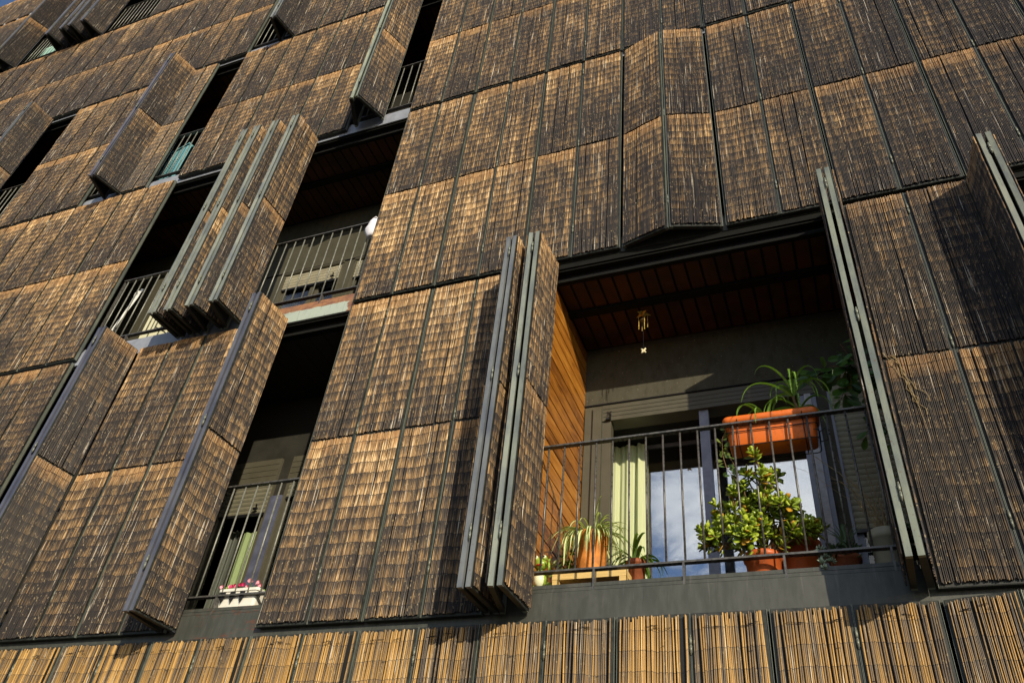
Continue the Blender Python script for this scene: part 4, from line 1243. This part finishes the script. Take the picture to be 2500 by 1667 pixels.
for ax in (-1,1):
    for ay in (-.100,.14): obj('leg', lme, t, (ax*.185, ay, 0))

t = thing('storage_box', 'grey storage box with a lime green side behind the highest triangle of railing', 'box', (-2.70*W, .36, 9.10))
mb = MB(); mb.box(-.26,.13,0,.35,0,.60); mb.build('body', [M['grey_box']], t)
mb = MB(); mb.box(.1305,.24,0,.35,0,.58); mb.build('lime_side', [M['lime']], t)
t = cloth('beach_towel', 'mint green towel behind the railing near the top left corner', 'towel', ((-19.1*W,.17,12.95),(-17.6*W,.17,12.95)), ((-19.1*W,.17,12.2),(-17.6*W,.17,12.2)), 'mint', amp=.01)

# dry tendrils caught on the mat right of the big balcony
ms = MB(); r = random.Random(5)
for q in range(5):
    k, z = 15.08+.03*q, 1.50; pts = []
    for s in range(12):
        pts.append((k*W, -.012-r.uniform(0,.01), z)); k += r.uniform(-.02,.07)*(1 if q < 3 else .4); z -= r.uniform(.02,.06)
    ms.tube(pts, .0018, 5)
o = ms.build('dry_tendril', [M['twig']]); o['label'] = 'thin yellow dried tendrils clinging to the mat right of the large balcony'; o['category'] = 'dry vine'

# ------------------------------------------------------------------ ground, sky
def gmat():
    m, nt, p = newmat('paving')
    co = nt.oco(); f = nt.noise(co, 3, 5, .6)
    nt.put(p.inputs['Base Color'], nt.mix(f, (.028,.026,.024), (.045,.042,.038))); p.inputs['Roughness'].default_value = .85
    return m
mb = MB(); mb.quad((-300,-300,GZ),(300,-300,GZ),(300,300,GZ),(-300,300,GZ))
g = mb.build('ground', [gmat()]); g['kind'] = 'structure'

SUN = Vector((.88, -1.0, .48)).normalized()      # towards the sun
el = math.asin(SUN.z); az = math.atan2(SUN.x, SUN.y)
CL = (-0.047, -0.855, 0.517)
w = bpy.data.worlds.new('World'); sc.world = w; w.use_nodes = True
nt = NT(w.node_tree); bg = w.node_tree.nodes['Background']
sky = nt.node('ShaderNodeTexSky', sky_type='NISHITA'); sky.sun_disc = False
sky.sun_elevation = el; sky.sun_rotation = az; sky.air_density = 1.; sky.dust_density = .6; sky.ozone_density = 2.
co = nt.node('ShaderNodeTexCoord').outputs['Generated']
sx = nt.node('ShaderNodeSeparateXYZ'); nt.put(sx.inputs[0], co)
zz = nt.math('ADD', nt.math('MAXIMUM', sx.outputs[2], 0.), .12)
cv = nt.comb(nt.math('DIVIDE', sx.outputs[0], zz), nt.math('DIVIDE', sx.outputs[1], zz), 0.)
n1 = nt.noise(nt.vadd(cv, (3.1, 1.7, 0)), 2.6, 8, .62, .35)
cm = nt.rng(n1, .50, .68)
cd = nt.node('ShaderNodeVectorMath', operation='DOT_PRODUCT'); nt.put(cd.inputs[0], co); cd.inputs[1].default_value = CL
cm = nt.math('MAXIMUM', nt.math('MULTIPLY', cm, nt.rng(sx.outputs[1], .25, -.1)), nt.rng(nt.math('MULTIPLY_ADD', nt.math('SUBTRACT', n1, .5), .06, cd.outputs['Value']), .985, .998))
cc = nt.mix(nt.noise(nt.vadd(cv, (9, 2, 0)), 2.3, 4, .6), (8.,9.4,12.), (24.,23.4,22.))
nt.put(bg.inputs[0], nt.mix(cm, nt.mix(1., sky.outputs[0], (1.5,1.55,1.75), 'MULTIPLY'), cc)); bg.inputs[1].default_value = .085
sl = bpy.data.lights.new('sun', 'SUN'); sl.energy = 5.0; sl.angle = R(.5); sl.color = (1., .88, .68)
so = bpy.data.objects.new('sun', sl); col.objects.link(so); so.rotation_euler = SUN.to_track_quat('Z', 'Y').to_euler()
so.location = SUN*40

# ------------------------------------------------------------------ camera
cam = bpy.data.cameras.new('camera'); cam.sensor_width = 36; cam.lens = 28.621559; cam.clip_end = 1000; cam.clip_start = .05
co_ = bpy.data.objects.new('camera', cam); col.objects.link(co_)
rt, up, bk = Vector((.93037714,.35443628,.09366592)), Vector((.16221181,-.62711914,.76184651)), Vector((.32876573,-.69361121,-.64094975))
rt.normalize(); bk = (bk-rt*bk.dot(rt)).normalized(); up = bk.cross(rt)
mm = Matrix.Identity(4)
for i in range(3):
    mm[i][0] = rt[i]; mm[i][1] = up[i]; mm[i][2] = bk[i]
mm.translation = Vector((5.83222724, -4.40161622, -1.88914492))
co_.matrix_world = mm
sc.camera = co_
sc.view_settings.view_transform = 'Standard'; sc.view_settings.look = 'None'; sc.view_settings.gamma = 1; sc.view_settings.exposure = -.14
sc.render.engine = 'CYCLES'
sc.cycles.max_bounces = 8; sc.cycles.transparent_max_bounces = 12
